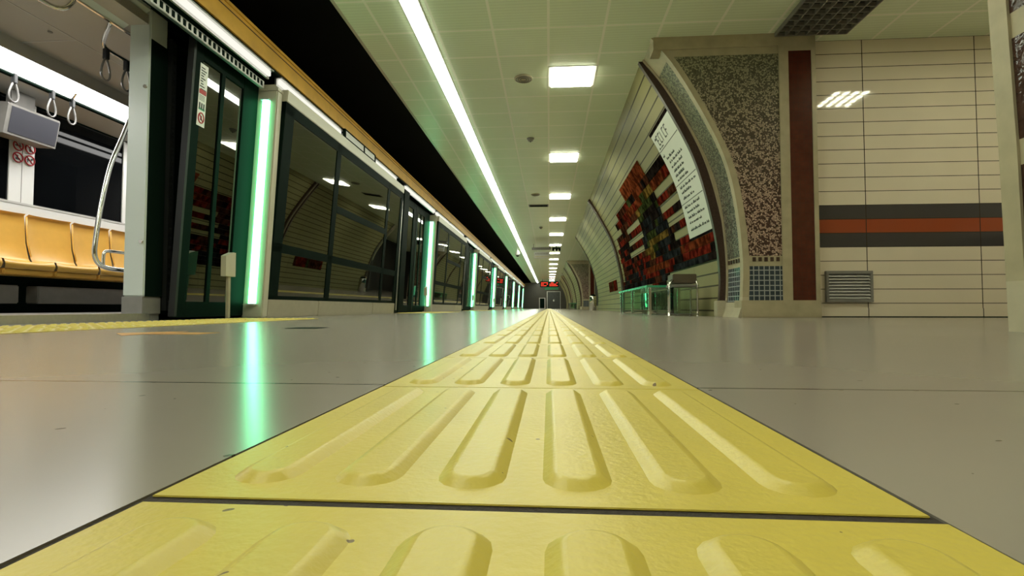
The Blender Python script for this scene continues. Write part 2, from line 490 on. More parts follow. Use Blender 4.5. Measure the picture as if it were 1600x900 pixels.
def vault_wall(y0, y1, name, label):
    b = MB(); Y = [y0 + (y1 - y0) * i / 2 for i in range(3)]
    for i in range(len(PV) - 1):
        for j in range(2):
            (xa, za), (xb, zb) = PV[i], PV[i + 1]
            b.face([(xa, Y[j], za), (xb, Y[j], zb), (xb, Y[j + 1], zb), (xa, Y[j + 1], za)], M['vault'], True,
                   [(Y[j], ARC[i]), (Y[j], ARC[i + 1]), (Y[j + 1], ARC[i + 1]), (Y[j + 1], ARC[i])])
    return struct(b, name, label, 'wall')
def reveal(b, y0, y1, simple=False, PQ=PQ):
    """arched reveal strip (pebble mosaic between stone edges) from the passage corner y0 to the vault end y1"""
    s = 1 if y1 > y0 else -1; L = abs(y1 - y0)
    bands = [(0, 0.09, 'stone'), (0.09, L - 0.10, None), (L - 0.10, L, 'stone')]
    for i in range(len(PQ) - 1):
        (xa, za), (xb, zb) = PQ[i], PQ[i + 1]; zm = (za + zb) / 2
        for a, c, mm in bands:
            if mm is None:
                if zm < 0.18: q = 'stone_pale'
                elif simple: q = 'stone' if any(abs(zm - u) < 0.045 for u in (0.31, 0.79, 1.33, 1.92)) else 'brownglass'
                elif zm < 0.58: q = 'bluetile_side'
                elif zm < 0.68: q = 'stone'
                elif zm > 2.86: q = 'stone'
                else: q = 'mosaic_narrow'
            else: q = 'stone_pale' if za < 0.17 else mm
            off = (0.012 if simple else 0.02) if zm < 0.18 else (0.0 if mm is None else 0.012)
            A, B = y0 + s * a, y0 + s * c
            b.face([(xa - off, A, za), (xb - off, A, zb), (xb - off, B, zb), (xa - off, B, za)], M[q])
            if mm:                                       # small returns that give the stone edge its thickness
                for yy in (A, B): b.face([(xa - off, yy, za), (xb - off, yy, zb), (xb + 0.056, yy, zb), (xa + 0.056, yy, za)], M[q])
def archband(b, y, y2, prof_fn, w0, w1, m, d=0.05):
    """band facing the passage side at y between offsets w0..w1 from the vault profile, d deep"""
    for i in range(len(PV) - 1):
        z0, z1 = PV[i][1], PV[i + 1][1]
        xa, xb = prof_fn(z0), prof_fn(z1)
        P = [(xa + w0, z0), (xb + w0, z1), (xb + w1, z1), (xa + w1, z0)]
        b.face([(p[0], y, p[1]) for p in P], m)
        b.face([(xa + w0, y, z0), (xb + w0, y, z1), (xb + w0, y2, z1), (xa + w0, y2, z0)], m)
        b.face([(xa + w1, y, z0), (xb + w1, y, z1), (xb + w1, y2, z1), (xa + w1, y2, z0)], m)
def trim_arch(yv, s, n, label):
    """dark brown stone arch trim plus stone moulding where the vault starts; s = side the passage lies on (-1 towards the camera)"""
    b = MB()
    archband(b, yv + s * 0.05, yv - s * 0.02, px_, -0.025, 0.075, M['brown'])
    archband(b, yv + s * 0.09, yv, px_, 0.075, 0.15, M['stone'])
    x0 = px_(0)
    b.box(x0 - 0.05, x0 + 0.16, yv + s * 0.10, yv - s * 0.03, 0, 0.19, M['stone_pale'], 0.008)
    return struct(b, 'trim_%d' % n, label, 'trim')
def pier_face(y, name, label, detail=True, s=-1):
    """passage-end face of a vault: pebble mosaic field, tile dado, stone frame, dark red tiled jamb"""
    b = MB(); XR = 2.50
    for i in range(len(PQ) - 1):
        (xa, za), (xb, zb) = PQ[i], PQ[i + 1]; zm = (za + zb) / 2
        q = 'stone' if (0.58 < zm < 0.68 or zm > 2.86 or zm < 0.18) else ('bluetile' if zm < 0.58 else 'mosaic')
        e = 0.055
        b.face([(xa + e, y, za), (XR, y, za), (XR, y, zb), (xb + e, y, zb)], M[q])
    f = s * 0.015
    b.box(XR, 2.60, y + f, y + 0.2, 0.0, ZC, M['stone'])
    b.box(2.60, 2.84, y + f * 0.4, y + 0.2, 0.18, 2.90, M['redtile'])
    b.box(2.84, 2.885, y + f, y + 0.2, 0, ZC, M['stone'])
    b.box(2.60, 2.84, y + f, y + 0.2, 2.90, ZC, M['stone'])
    b.box(1.16, XR, y + f, y + 0.2, 2.96, ZC - 0.001, M['stone'])
    b.box(2.06, 2.885, y + f * 2, y + 0.2, 0.0, 0.185, M['stone'], 0.006)
    if detail:
        for k in range(5): b.box(2.19 + k * 0.062, 2.225 + k * 0.062, y - 0.004, y + 0.01, 0.605, 0.65, M['brown'])
    return struct(b, name, label, 'wall')
# first bay beyond the passage
r = MB(); reveal(r, 5.75, 6.35)
for k in range(5): r.box(2.088, 2.11, 5.87 + k * 0.08, 5.905 + k * 0.08, 0.605, 0.65, M['brown'])
struct(r, 'wall_arch_reveal', 'curved narrow strip of grey-green pebble mosaic beside the mural vault', 'wall')
pier_face(5.75, 'wall_arch_pier', 'pebble mosaic end wall of the vault with blue tile dado and dark red jamb', 'wall')
trim_arch(6.35, -1, 2, 'dark brown arch trim beside the white text board')
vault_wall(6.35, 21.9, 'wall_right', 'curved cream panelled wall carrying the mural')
def rib(y, n, label):
    b = MB(); 
    def seg(d0, d1, ya, yb, m):
        for i in range(28):
            s0, s1 = ARC[-1] * i / 28, ARC[-1] * (i + 1) / 28
            A, B, C_, D = vpt(s0, ya, d1), vpt(s1, ya, d1), vpt(s1, yb, d1), vpt(s0, yb, d1)
            A0, B0, C0, D0 = vpt(s0, ya, d0), vpt(s1, ya, d0), vpt(s1, yb, d0), vpt(s0, yb, d0)
            b.face([A, B, C_, D], m, True); b.face([A0, B0, B, A], m); b.face([D0, C0, C_, D], m)
    seg(-0.01, 0.05, y - 0.12, y - 0.04, M['brown']); seg(-0.01, 0.03, y - 0.04, y + 0.05, M['stone']); seg(-0.01, 0.05, y + 0.05, y + 0.13, M['brown'])
    return struct(b, 'trim_%d' % n, label, 'trim')
rib(14.4, 3, 'slim arched rib at the far end of the mural')
# ends and later bays
n = 4
for k, (a, bq) in enumerate(((21.9, 33.0), (45.0, 48.2))):
    r = MB(); reveal(r, a + 0.6, a); struct(r, 'wall_arch_reveal', 'curved mosaic strip at the %s cross passage, near side' % ('second', 'third')[k], 'wall')
    trim_arch(a, 1, n, 'arch trim ending the vault before the %s cross passage' % ('second', 'third')[k]); n += 1
    r = MB(); reveal(r, bq, bq + 0.6); struct(r, 'wall_arch_reveal', 'curved mosaic strip at the %s cross passage, far side' % ('second', 'third')[k], 'wall')
    pier_face(bq, 'wall_arch_pier', 'brown mosaic end wall seen through the %s cross passage' % ('second', 'third')[k], False)
    trim_arch(bq + 0.6, -1, n, 'arch trim starting the vault after the %s cross passage' % ('second', 'third')[k]); n += 1
    y1 = 45.0 if k == 0 else YE
    vault_wall(bq + 0.6, y1, 'wall_right_far', 'curved cream panelled wall after the %s cross passage' % ('second', 'third')[k])
    rib((bq + y1) / 2, n, 'arched rib in the vault after the %s cross passage' % ('second', 'third')[k]); n += 1
# near bay (right edge of the photo)
vault_wall(YB, 1.85, 'wall_right_near', 'curved cream panelled wall beside the camera')
r = MB(); reveal(r, 2.45, 1.85, True, PN)
struct(r, 'wall_right_pier', 'beige stone pier edge with dark glazed brown panels at the right edge of the photo', 'wall')
b = MB()
for i in range(len(PN) - 1):
    (xa, za), (xb, zb) = PN[i], PN[i + 1]
    b.face([(xa - 0.012, 2.45, za), (7.0, 2.45, za), (7.0, 2.45, zb), (xb - 0.012, 2.45, zb)], M['stone'])
struct(b, 'wall_passage_near', 'near wall of the cross passage, unseen side of the right pier', 'wall')
# passage walls
p = MB(); p.box(2.885, 6.95, 5.95, 6.1, 0, ZC, M['passage'])
p.box(6.95, 7.0, 2.45, 6.1, 0, ZC, M['passage'])
struct(p, 'wall_passage', 'cream panelled passage wall with dark and red stripe', 'wall')
p = MB(); p.box(2.885, 6.95, 5.946, 5.95, 0, 0.012, M['dark']); p.box(2.885, 6.95, 5.944, 5.95, 0.012, 0.10, M['passage'])
struct(p, 'baseboard_passage', 'cream skirting under the striped passage wall', 'baseboard')
for a, bq in ((22.5, 33.0), (45.6, 48.2)):
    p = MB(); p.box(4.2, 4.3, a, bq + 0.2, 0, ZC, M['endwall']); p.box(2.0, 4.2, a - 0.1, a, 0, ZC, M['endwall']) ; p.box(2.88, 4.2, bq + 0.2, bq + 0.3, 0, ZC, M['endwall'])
    struct(p, 'wall_passage_far', 'dim back wall of the %s cross passage' % ('second' if a < 30 else 'third'), 'wall')

# ------------------------------------------------------------------ ceiling fittings
def ceiling_panel():
    e = empty('ceiling_light', (0.3, 6.65, ZC - 0.012), '', 'light', 'square ceiling lights in a row')
    f = MB(); w = 0.27
    f.box(0.0, 0.6, 6.35, 6.95, ZC - 0.006, ZC, M['white'])
    f.build('light_frame', e)
    l = MB(); l.box(0.3 - w, 0.3 + w, 6.65 - w, 6.65 + w, ZC - 0.020, ZC - 0.006, M['panel_light'], 0.004); l.build('diffuser', e)
    return e
cl = ceiling_panel()
ordn = ['nearest', 'second', 'third', 'fourth', 'fifth', 'sixth']
cl['label'] = 'nearest square lit ceiling panel, largest in the photo'
for k in range(-3, 16):
    if k == 0: continue
    y = 6.65 + 3.615 * k
    if k < 0: lab = 'square lit ceiling panel overhead, outside the top of the photo'
    elif k < 6: lab = '%s nearest square lit ceiling panel in the row' % ordn[k]
    else: lab = 'small distant square lit ceiling panel toward the far end'
    copy_tree(cl, (0.3, y, ZC - 0.012), lab)
def louvre_lamp(x, y, lab):
    e = empty('louvred_ceiling_light', (x, y, ZC - 0.03), lab, 'light', 'louvred ceiling lights of the cross passage')
    b = MB()
    for q in ((-.3, .3, -.3, -.28), (-.3, .3, .28, .3), (-.3, -.28, -.28, .28), (.28, .3, -.28, .28)): b.box(x + q[0], x + q[1], y + q[2], y + q[3], ZC - 0.035, ZC, M['white'])
    b.build('light_frame', e)
    b = MB(); b.box(x - .28, x + .28, y - .28, y + .28, ZC - 0.006, ZC - 0.002, M['white']); b.build('reflector', e)
    for k in range(4):
        b = MB(); b.box(x - .235 + k * .13, x - .175 + k * .13, y - .27, y + .27, ZC - 0.026, ZC - 0.008, M['tube_light'], 0.008); b.build('lamp_tube', e)
    for k in range(3):
        b = MB(); b.box(x - .28, x + .28, y - .155 + k * .14, y - .125 + k * .14, ZC - 0.034, ZC - 0.027, M['alu']); b.build('louvre', e)
louvre_lamp(4.2, 4.3, 'louvred ceiling light over the cross passage, mirrored in the cream wall')
louvre_lamp(6.6, 4.4, 'added louvred fill light deeper in the cross passage, out of view')  # extra lamp added out of view to brighten the passage
# long light line
LX = -1.36
def line_lamp():
    e = empty('linear_ceiling_light', (LX, 6.9, ZC - 0.03), '', 'light', 'linear lamps of the long ceiling light line')
    f = MB(); f.box(LX - 0.10, LX + 0.10, 6.152, 7.648, ZC - 0.006, ZC, M['alu']); f.build('light_frame', e)
    l = MB(); l.box(LX - 0.085, LX + 0.085, 6.16, 7.64, ZC - 0.016, ZC - 0.006, M['line_light'], 0.003); l.build('diffuser', e)
    return e
ll = line_lamp(); ll['label'] = 'second visible lamp of the long ceiling light line'
for k in range(-8, 37):
    if k == 0: continue
    if k == -1: lab = 'nearest visible lamp of the long ceiling light line, cut by the top of the photo'
    elif k < -1: lab = 'lamp of the long ceiling light line before the top of the photo'
    elif k < 5: lab = '%s visible lamp of the long ceiling light line' % ordn[k + 1]
    else: lab = 'distant lamp of the long ceiling light line'
    copy_tree(ll, (LX, 6.9 + 1.5 * k, ZC - 0.03), lab)
# loudspeaker, detector, vents, cameras
def ceil_disc(x, y, r, name, label, cat):
    b = MB(); b.lathe((x, y, ZC - 0.02), [(r * 0.92, 0), (r, 0.006), (r, 0.02)], M['stone_pale'])
    for q in (0.35, 0.6, 0.82): b.tube([(x + r * q * math.cos(a * math.pi / 12), y + r * q * math.sin(a * math.pi / 12), ZC - 0.021) for a in range(24)], 0.006, M['grey'], 6, True)
    return tag(b.build(name), label, cat)
ceil_disc(-0.325, 6.65, 0.12, 'ceiling_loudspeaker', 'round ceiling loudspeaker grille left of the nearest light panel', 'loudspeaker')
ceil_disc(-0.35, 13.6, 0.12, 'ceiling_loudspeaker', 'round ceiling loudspeaker beside the third light panel', 'loudspeaker')
def detector(x, y, label):
    b = MB(); b.lathe((x, y, ZC - 0.06), [(0.015, 0), (0.04, 0.008), (0.05, 0.03), (0.065, 0.045), (0.065, 0.06)], M['grey'])
    b.cyl((x, y, ZC - 0.068), 0.012, 0.01, M['dark']); return tag(b.build('smoke_detector'), label, 'smoke detector')
detector(-0.32, 9.06, 'small dark smoke detector left of the second light panel')
detector(-0.3, 19.2, 'small smoke detector on the ceiling beside the fourth light panel')
def vent(x, y, label):
    b = MB(); b.box(x - 0.29, x + 0.29, y - 0.15, y + 0.15, ZC - 0.014, ZC, M['grey'], 0.003)
    for k in range(5): b.box(x - 0.26, x + 0.26, y - 0.12 + k * 0.055, y - 0.10 + k * 0.055, ZC - 0.02, ZC - 0.012, M['dark'])
    return tag(b.build('ceiling_vent'), label, 'vent')
vent(-0.3, 15.1, 'dark slotted ceiling vent beyond the third light panel')
# black egg-crate grille over the passage
g = MB()
gx0, gx1, gy0, gy1 = 2.46, 3.20, 2.6, 5.72
for k in range(8): x = gx0 + (gx1 - gx0) * k / 7; g.box(x - 0.006, x + 0.006, gy0, gy1, ZC - 0.05, ZC - 0.004, M['grey'])
nn = 30
for k in range(nn + 1): y = gy0 + (gy1 - gy0) * k / nn; g.box(gx0, gx1, y - 0.006, y + 0.006, ZC - 0.048, ZC - 0.006, M['grey'])
g.box(gx0, gx1, gy0, gy1, ZC - 0.004, ZC - 0.0005, M['black'])
tag(g.build('ceiling_grille'), 'black egg-crate ceiling grille above the mosaic pier', 'grille')
# hanging signs and cameras
e = empty('hanging_sign', (-0.35, 24.3, 2.42), 'pale hanging direction sign on a dark bar below the ceiling', 'sign')
b = MB(); b.box(-0.80, 0.10, 24.2, 24.4, 2.83, 2.93, M['grey'], 0.01); b.build('bar', e)
for x in (-0.72, 0.02):
    b = MB(); b.cyl((x, 24.3, 2.92), 0.015, ZC - 2.92, M['grey'], 10); b.build('rod', e)
b = MB(); b.box(-0.70, 0.04, 24.24, 24.36, 2.43, 2.73, M['lightgrey'], 0.01); sp = b.build('sign_panel', e)
b = MB()
for k in range(9): b.box(-0.64 + k * 0.07, -0.60 + k * 0.07, 24.232, 24.242, 2.60, 2.67, M['grey'])
b.box(-0.66, 0.0, 24.232, 24.242, 2.47, 2.54, M['stone_pale']); b.build('lettering', sp)
e = empty('security_camera', (-1.58, 26.0, 2.8), 'white hanging security camera left of the light line', 'camera')
b = MB(); b.cyl((-1.58, 26.0, 2.98), 0.02, ZC - 2.98, M['white'], 10); b.build('stem', e)
b = MB(); b.lathe((-1.58, 26.0, 2.74), [(0.10, 0), (0.14, 0.06), (0.10, 0.18), (0.04, 0.26)], M['white']); b.build('housing', e)
b = MB(); b.lathe((-1.58, 26.0, 2.68), [(0.02, 0), (0.07, 0.02), (0.09, 0.065)], M['dark']); b.build('dome', e)
e = empty('camera_cluster', (0.35, 24.6, 2.8), 'dark camera cluster hanging beside the pale direction sign', 'camera')
b = MB(); b.cyl((0.35, 24.6, 2.95), 0.02, ZC - 2.95, M['dark'], 10); b.box(0.15, 0.55, 24.5, 24.7, 2.9, 2.96, M['dark'], 0.01); b.build('mount', e)
for x in (0.2, 0.36, 0.5):
    b = MB(); b.box(x - 0.045, x + 0.045, 24.42, 24.68, 2.80, 2.89, M['dark'], 0.012); b.build('camera_body', e)
e = empty('led_display', (0.0, 54.0, 2.3), 'red lit display board hanging at the far end of the platform', 'display')
b = MB(); b.box(-0.92, 0.98, 54.0, 54.2, 2.26, 2.86, M['dark'], 0.02); b.build('housing', e)
b = MB()
random.seed(3)
for k in range(12):
    if k in (5,): continue
    x = -0.82 + k * 0.145
    for q in range(3): 
        if random.random() < 0.8: b.box(x, x + 0.10, 53.985, 54.001, 2.36 + q * 0.15, 2.45 + q * 0.15, M['red_led'])
b.build('lit_characters', e)
for x in (-0.7, 0.76):
    b = MB(); b.cyl((x, 54.1, 2.85), 0.025, ZC - 2.85, M['grey'], 8); b.build('rod', e)
b = MB(); b.box(-0.5, 1.1, 60.8, 60.95, 2.22, 2.6, M['green_print'], 0.02); b.cyl((0.3, 60.87, 2.6), 0.03, 0.5, M['grey'], 8)
tag(b.build('exit_sign'), 'green hanging sign below the red display', 'sign')

# ------------------------------------------------------------------ tactile guide strip
def stadium(cx, y0, y1, hw, z, n=9):
    P = []
    for k in range(n): a = math.pi * k / (n - 1); P.append((cx + hw * math.cos(a), y1 - 0.02 + hw * math.sin(a), z))
    for k in range(n): a = math.pi + math.pi * k / (n - 1); P.append((cx + hw * math.cos(a), y0 + 0.02 + hw * math.sin(a), z))
    return P
TL = 0.405
def bar_tile():
    b = MB(); w = TX1 - TX0
    b.box(-w / 2, w / 2, -TL / 2 + 0.0012, TL / 2 - 0.0012, -0.0012, 0.0, M['yellow'], 0.0005)
    for k in range(6):
        cx = (k - 2.5) * 0.0645
        rings = [stadium(cx, -0.178, 0.178, h, z) for h, z in ((0.0215, -0.0003), (0.0190, 0.0012), (0.0155, 0.0036), (0.0135, 0.0046), (0.0115, 0.0050))]
        N = len(rings[0]); V = [p for r_ in rings for p in r_]; F = []
        for i in range(len(rings) - 1):
            for q in range(N): F.append((i * N + q, i * N + (q + 1) % N, (i + 1) * N + (q + 1) % N, (i + 1) * N + q))
        b.idx(V, F, M['yellow'], True)
        b.idx(rings[-1], [tuple(range(N))], M['yellow'])
    return b.build('tactile_tile', origin=(0, 0, 0))
tt = bar_tile(); XT = (TX0 + TX1) / 2
TG = 'ribbed yellow tiles of the tactile guide strip'
tag(tt, 'nearest yellow ribbed tactile tile, cut by the bottom edge of the photo', 'tactile tile', TG)
tt.location = (XT + 0.002, 0.272 - TL / 2, 0)
k = 0; y = 0.2785 + TL / 2
while y < YE - 0.2:
    o = tt.copy(); COL.objects.link(o); o.location = (XT, y, 0)
    o['label'] = ['second yellow ribbed tactile tile, just beyond the wide dark joint', 'third yellow ribbed tactile tile of the guide strip',
                  'fourth yellow ribbed tactile tile of the guide strip'][k] if k < 3 else 'yellow ribbed tactile tile in the strip running away to the far end'
    k += 1; y += TL
for q in range(-3, 0):
    o = tt.copy(); COL.objects.link(o); o.location = (XT, 0.272 - TL / 2 + q * TL, 0); o['label'] = 'yellow ribbed tactile tile of the guide strip behind the camera'

# ------------------------------------------------------------------ platform edge: warning strips at the doors
BAY, P1 = 7.85, 5.28
def dots(b, x0, x1, y0, y1, st, m):
    nx = int((x1 - x0) / st); ny = int((y1 - y0) / st)
    for i in range(nx):
        for j in range(ny):
            cx = x0 + (i + 0.5) * (x1 - x0) / nx; cy = y0 + (j + 0.5) * (y1 - y0) / ny
            r0, r1 = 0.3 * st, 0.18 * st; n_ = 8
            V = [(cx + r0 * math.cos(a * math.pi / 4), cy + r0 * math.sin(a * math.pi / 4), 0.0025) for a in range(8)] + [(cx + r1 * math.cos(a * math.pi / 4), cy + r1 * math.sin(a * math.pi / 4), 0.009) for a in range(8)]
            b.idx(V, [(a, (a + 1) % 8, 8 + (a + 1) % 8, 8 + a) for a in range(8)] + [tuple(range(8, 16))], m)
def warn_tile():
    b = MB(); b.box(-0.199, 0.199, -0.199, 0.199, 0.0, 0.003, M['yellow'], 0.001)
    dots(b, -0.19, 0.19, -0.19, 0.19, 0.063, M['yellow'])
    return b.build('warning_tile', origin=(0, 0, 0))
wt = warn_tile(); first = True
WG = 'dotted yellow warning tiles at the platform doors'
for kb in range(-1, 7):
    ya = P1 - 3.1 + kb * BAY - (0.6 if kb < 1 else 0.1); yb = P1 - 0.35 + kb * BAY + 0.15
    if kb > 3:      # far doors: the strip reads as one yellow line
        b = MB(); b.box(-2.98, -2.18, ya, yb, 0, 0.004, M['yellow'])
        tag(b.build('warning_strip'), 'thin distant yellow warning strip at the %s screen door' % ['fifth', 'sixth', 'seventh'][kb - 4], 'warning strip', 'distant yellow warning strips'); continue
    j = 0
    while ya + (j + 1) * 0.4 <= yb + 0.01:
        for i in range(2):
            o = wt if first else wt.copy()
            if not first: COL.objects.link(o)
            first = False
            o.location = (-2.78 + 0.4 * i, ya + 0.2 + 0.4 * j, 0)
            where = {-1: 'before the open door, outside the photo', 0: 'in front of the open train door', 1: 'at the second light post', 2: 'at the third light post', 3: 'at the fourth light post'}[kb]
            tag(o, 'dotted yellow warning tile %s, %s row' % (where, ('train-side', 'platform-side')[i]), 'warning tile', WG)
        j += 1
# floor arrow decals
def decal(pts, label):
    b = MB(); n_ = len(pts); 
    b.idx([(x, y, 0.0004) for x, y in pts] + [(x, y, 0.0012) for x, y in pts], [tuple(range(n_, 2 * n_)), tuple(range(n_))[::-1]] + [(i, (i + 1) % n_, n_ + (i + 1) % n_, n_ + i) for i in range(n_)], M['arrow'])
    return tag(b.build('floor_arrow'), label, 'floor marking')
decal([(-1.78, 2.02), (-1.60, 2.20), (-1.60, 2.09), (-1.38, 2.09), (-1.38, 1.95), (-1.60, 1.95), (-1.60, 1.84)], 'worn orange painted arrow on the floor before the open train door')
b = MB(); b.box(-1.33, -1.16, 2.53, 2.68, 0.0003, 0.0015, M['dark'])
tag(b.build('floor_strip'), 'short dark strip on the floor right of the yellow edge tiles', 'floor marking')

# ------------------------------------------------------------------ platform screen doors
XP = -3.05                                     # platform face of the fixed panels at floor level
PSDG = 'platform screen wall'
LP = 0.06
def light_post():
    e = empty('light_post', (-3.145, P1 + 0.05, 0), '', 'light post', 'green lit posts of the screen doors')
    b = MB(); b.box(-3.26, -3.03, P1, P1 + 0.11, 0, 2.44, M['post'], 0.012)
    b.prism([(-3.262, 2.435), (-3.026, 2.435), (-3.026, 2.46), (-3.06, 2.50), (-3.22, 2.50), (-3.262, 2.47)], P1 - 0.002, P1 + 0.112, M['post'])
    b.lean().build('post_body', e)
    b = MB(); b.prism([(-3.188 + 0.086 * q / 10, P1 + 0.002 - 0.045 * math.sin(math.pi * q / 10) ** 0.6) for q in range(11)][::-1], 0.15, 2.32, M['post_light'], axis='z'); b.lean().build('light_strip', e)
    b = MB()
    for z in (0.131, 2.321): b.box(-3.195, -3.095, P1 - 0.046, P1 + 0.004, z, z + 0.018, M['lightgrey'], 0.003)
    b.lean().build('strip_bezel', e)
    return e
def fixed_panel():
    y0, y1 = P1 + 0.115, 9.98
    e = empty('glass_screen_panel', (XP, (y0 + y1) / 2, 0), '', 'glass panel', 'fixed glass panels of the screen wall')
    ms = [y0 + 0.02, 6.84, 9.10, y1 - 0.02]
    b = MB()                                    # dark frame
    for y, w in ((y0, 0.20), (6.80, 0.14), (9.04, 0.12), (y1 - 0.14, 0.14)): b.box(XP - 0.05, XP + 0.004, y, y + w, 0.2, 2.36, M['dark'], 0.004)
    b.box(XP - 0.05, XP + 0.004, y0, y1, 2.24, 2.36, M['dark']); b.box(XP - 0.05, XP + 0.004, y0, y1, 0.72, 0.82, M['dark'])
    b.box(XP - 0.05, XP + 0.004, 6.94, 9.04, 1.42, 1.52, M['dark'], 0.004); b.box(XP - 0.05, XP + 0.004, y0, y1, 0.18, 0.24, M['dark'])
    b.lean(0.08).build('frame', e)
    for a, c in ((y0 + 0.004, 6.868), (6.873, 9.098), (9.103, y1 - 0.002)):
        b = MB(); b.box(XP - 0.012, XP - 0.004, a, c, 0.198, 2.358, M['glass']); b.lean(0.08).build('pane', e)
    b = MB()
    for a, c in ((y0, 6.62), (6.632, 8.72), (8.732, y1)): b.box(XP - 0.05, XP + 0.012, a, c, 0.0, 0.195, M['kick'], 0.006)
    b.lean(0.08).build('kick_plate', e)
    b = MB(); b.box(XP - 0.06, XP + 0.012, y0, y1, 2.36, 2.49, M['post'], 0.006); b.lean(0.08).build('top_rail', e)
    return e
def door_leaf(y0, y1, xo, label, sticker, stile=0.26):
    e = empty('screen_door_leaf', (xo, (y0 + y1) / 2, 0.02), label, 'screen door', 'sliding leaves of the screen doors')
    b = MB()
    for a, c in ((y0, y0 + 0.13), (y1 - stile, y1)): b.box(xo - 0.04, xo + 0.004, a, c, 0.02, 2.50, M['dark'], 0.004)
    b.box(xo - 0.04, xo + 0.003, y0 + 0.13, y1 - stile, 2.34, 2.50, M['dark']); b.box(xo - 0.04, xo + 0.003, y0 + 0.13, y1 - stile, 0.02, 0.16, M['dark'])
    b.box(xo - 0.03, xo + 0.002, y0 + 0.40, y0 + 0.45, 0.16, 2.34, M['dark'])
    b.lean().build('frame', e)
    for a, c in ((y0 + 0.13, y0 + 0.40), (y0 + 0.45, y1 - stile)):
        b = MB(); b.box(xo - 0.018, xo - 0.010, a - 0.01, c + 0.01, 0.15, 2.35, M['glass']); b.lean().build('pane', e)
    b = MB(); b.box(xo + 0.003, xo + 0.010, y0 + 0.005, y0 + 0.02, 0.03, 2.48, M['darkrubber']); b.box(xo - 0.045, xo + 0.012, y0 - 0.012, y0 + 0.004, 0.03, 2.49, M['darkrubber']); b.lean().build('edge_seal', e)
    if sticker:
        b = MB(); X = xo + 0.004; Y0, Y1 = 4.35, 4.455
        b.box(X, X + 0.002, Y0, Y1, 1.74, 2.30, M['white']); st_ = b.lean(0.055).build('door_sticker', e); st_['label'] = 'white safety sticker strip'
        b = MB(); X += 0.002
        random.seed(11)
        for k in range(9):
            z = 2.27 - k * 0.024; w = random.uniform(0.03, 0.075); o_ = random.uniform(0.008, 0.02)
            b.box(X, X + 0.001, Y0 + o_, min(Y1 - 0.006, Y0 + o_ + w), z - 0.011, z, M['lettering'])
        b.box(X, X + 0.0012, Y0 + 0.006, Y1 - 0.006, 2.03, 2.07, M['red'])
        for k in range(3): b.box(X, X + 0.0012, Y0 + 0.014 + 0.028 * k, Y0 + 0.032 + 0.028 * k, 1.895, 1.95, M['lettering'])
        b.box(X, X + 0.001, Y0 + 0.012, Y1 - 0.012, 1.885, 1.905, M['green_print'])
        for k in range(4): b.box(X, X + 0.001, Y0 + 0.012, Y1 - 0.02, 1.972 + k * 0.013, 1.978 + k * 0.013, M['grey'])
        b.tube([(X + 0.001, 4.4025 + 0.036 * math.cos(a * math.pi / 10), 1.815 + 0.045 * math.sin(a * math.pi / 10)) for a in range(20)], 0.006, M['red'], 6, True)
        b.tube([(X + 0.001, 4.3775, 1.845), (X + 0.001, 4.4275, 1.785)], 0.005, M['red'], 6)
        b.box(X, X + 0.0015, 4.3925, 4.4125, 1.795, 1.835, M['lettering'])
        b.lean(0.055).build('print', st_)
    return e
def call_box(y):
    e = empty('intercom_post', (-2.99, y, 0), '', 'intercom', 'small beige intercom posts beside the light posts')
    b = MB(); b.box(-3.03, -3.005, y - 0.02, y + 0.02, 0, 0.42, M['kick'], 0.004); b.build('stem', e)
    b = MB(); b.prism([(y - 0.075, 0.40), (y + 0.075, 0.40), (y + 0.075, 0.63), (y + 0.03, 0.63), (y - 0.075, 0.59)], -3.045, -2.995, M['post'], axis='x'); b.build('box', e)
    return e
num = ['first', 'second', 'third', 'fourth', 'fifth', 'sixth', 'seventh', 'eighth']
lp = light_post(); lp['label'] = 'nearest post with a bright green light strip, beside the open train door'
fp = fixed_panel(); fp['label'] = 'nearest fixed glass screen panel, right of the nearest green lit post'
leafA = door_leaf(4.26, 5.265, -3.235, 'dark open screen door leaf with a white safety sticker strip', True)
cb = call_box(4.68); cb['label'] = 'small beige intercom box on a stem in front of the stickered door leaf'
for k in range(1, 8):
    y = P1 + BAY * k
    if y < YE - 0.3: copy_tree(lp, (-3.145, y + 0.05, 0), '%s green lit post from the open train door' % num[k])
    w_ = fp.location.y + BAY * k
    if w_ + 2.3 < YE: copy_tree(fp, (XP, w_, 0), 'fixed glass screen panel right of the %s green lit post' % num[k])
    if y < YE - 0.3:
        o = copy_tree(cb, (-2.99, y - 0.6, 0), 'small beige intercom box beside the %s green lit post' % num[k])
# closed leaves of the further doors
lb = door_leaf(10.55, 11.78, -3.19, 'dark closed screen door leaf, far from the post, in the second doorway', False)
lc = door_leaf(11.80, 13.06, -3.19, 'dark closed screen door leaf beside the second green lit post', False, 0.52)
for k in range(1, 7):
    copy_tree(lb, (-3.19, 11.165 + BAY * k, 0.02), 'dark closed screen door leaf, far from the post, in the %s doorway' % num[k + 1])
    copy_tree(lc, (-3.19, 12.43 + BAY * k, 0.02), 'dark closed screen door leaf beside the %s green lit post' % num[k + 1])
def jamb(y):
    b = MB(); b.box(-3.24, -3.03, y, y + 0.16, 0, 2.5, M['dark'], 0.01); b.box(-3.24, -3.02, y + 0.18, y + 0.55, 0, 2.5, M['dark'], 0.01); b.box(-3.035, -3.012, y + 0.03, y + 0.06, 0.06, 2.4, M['alu'])
    b.box(-3.2, -3.05, y + 0.155, y + 0.185, 0.0, 2.45, M['darkrubber'])
    return b.lean()
jm = jamb(9.99).build('door_jamb', origin=(-3.13, 10.25, 0)); tag(jm, 'black door jamb at the end of the nearest fixed glass panel', 'door jamb', 'black jambs of the screen doors')
for k in range(1, 7):
    o = jm.copy(); COL.objects.link(o); o.location.y += BAY * k; o['label'] = 'black door jamb at the end of the %s fixed glass panel' % num[k]
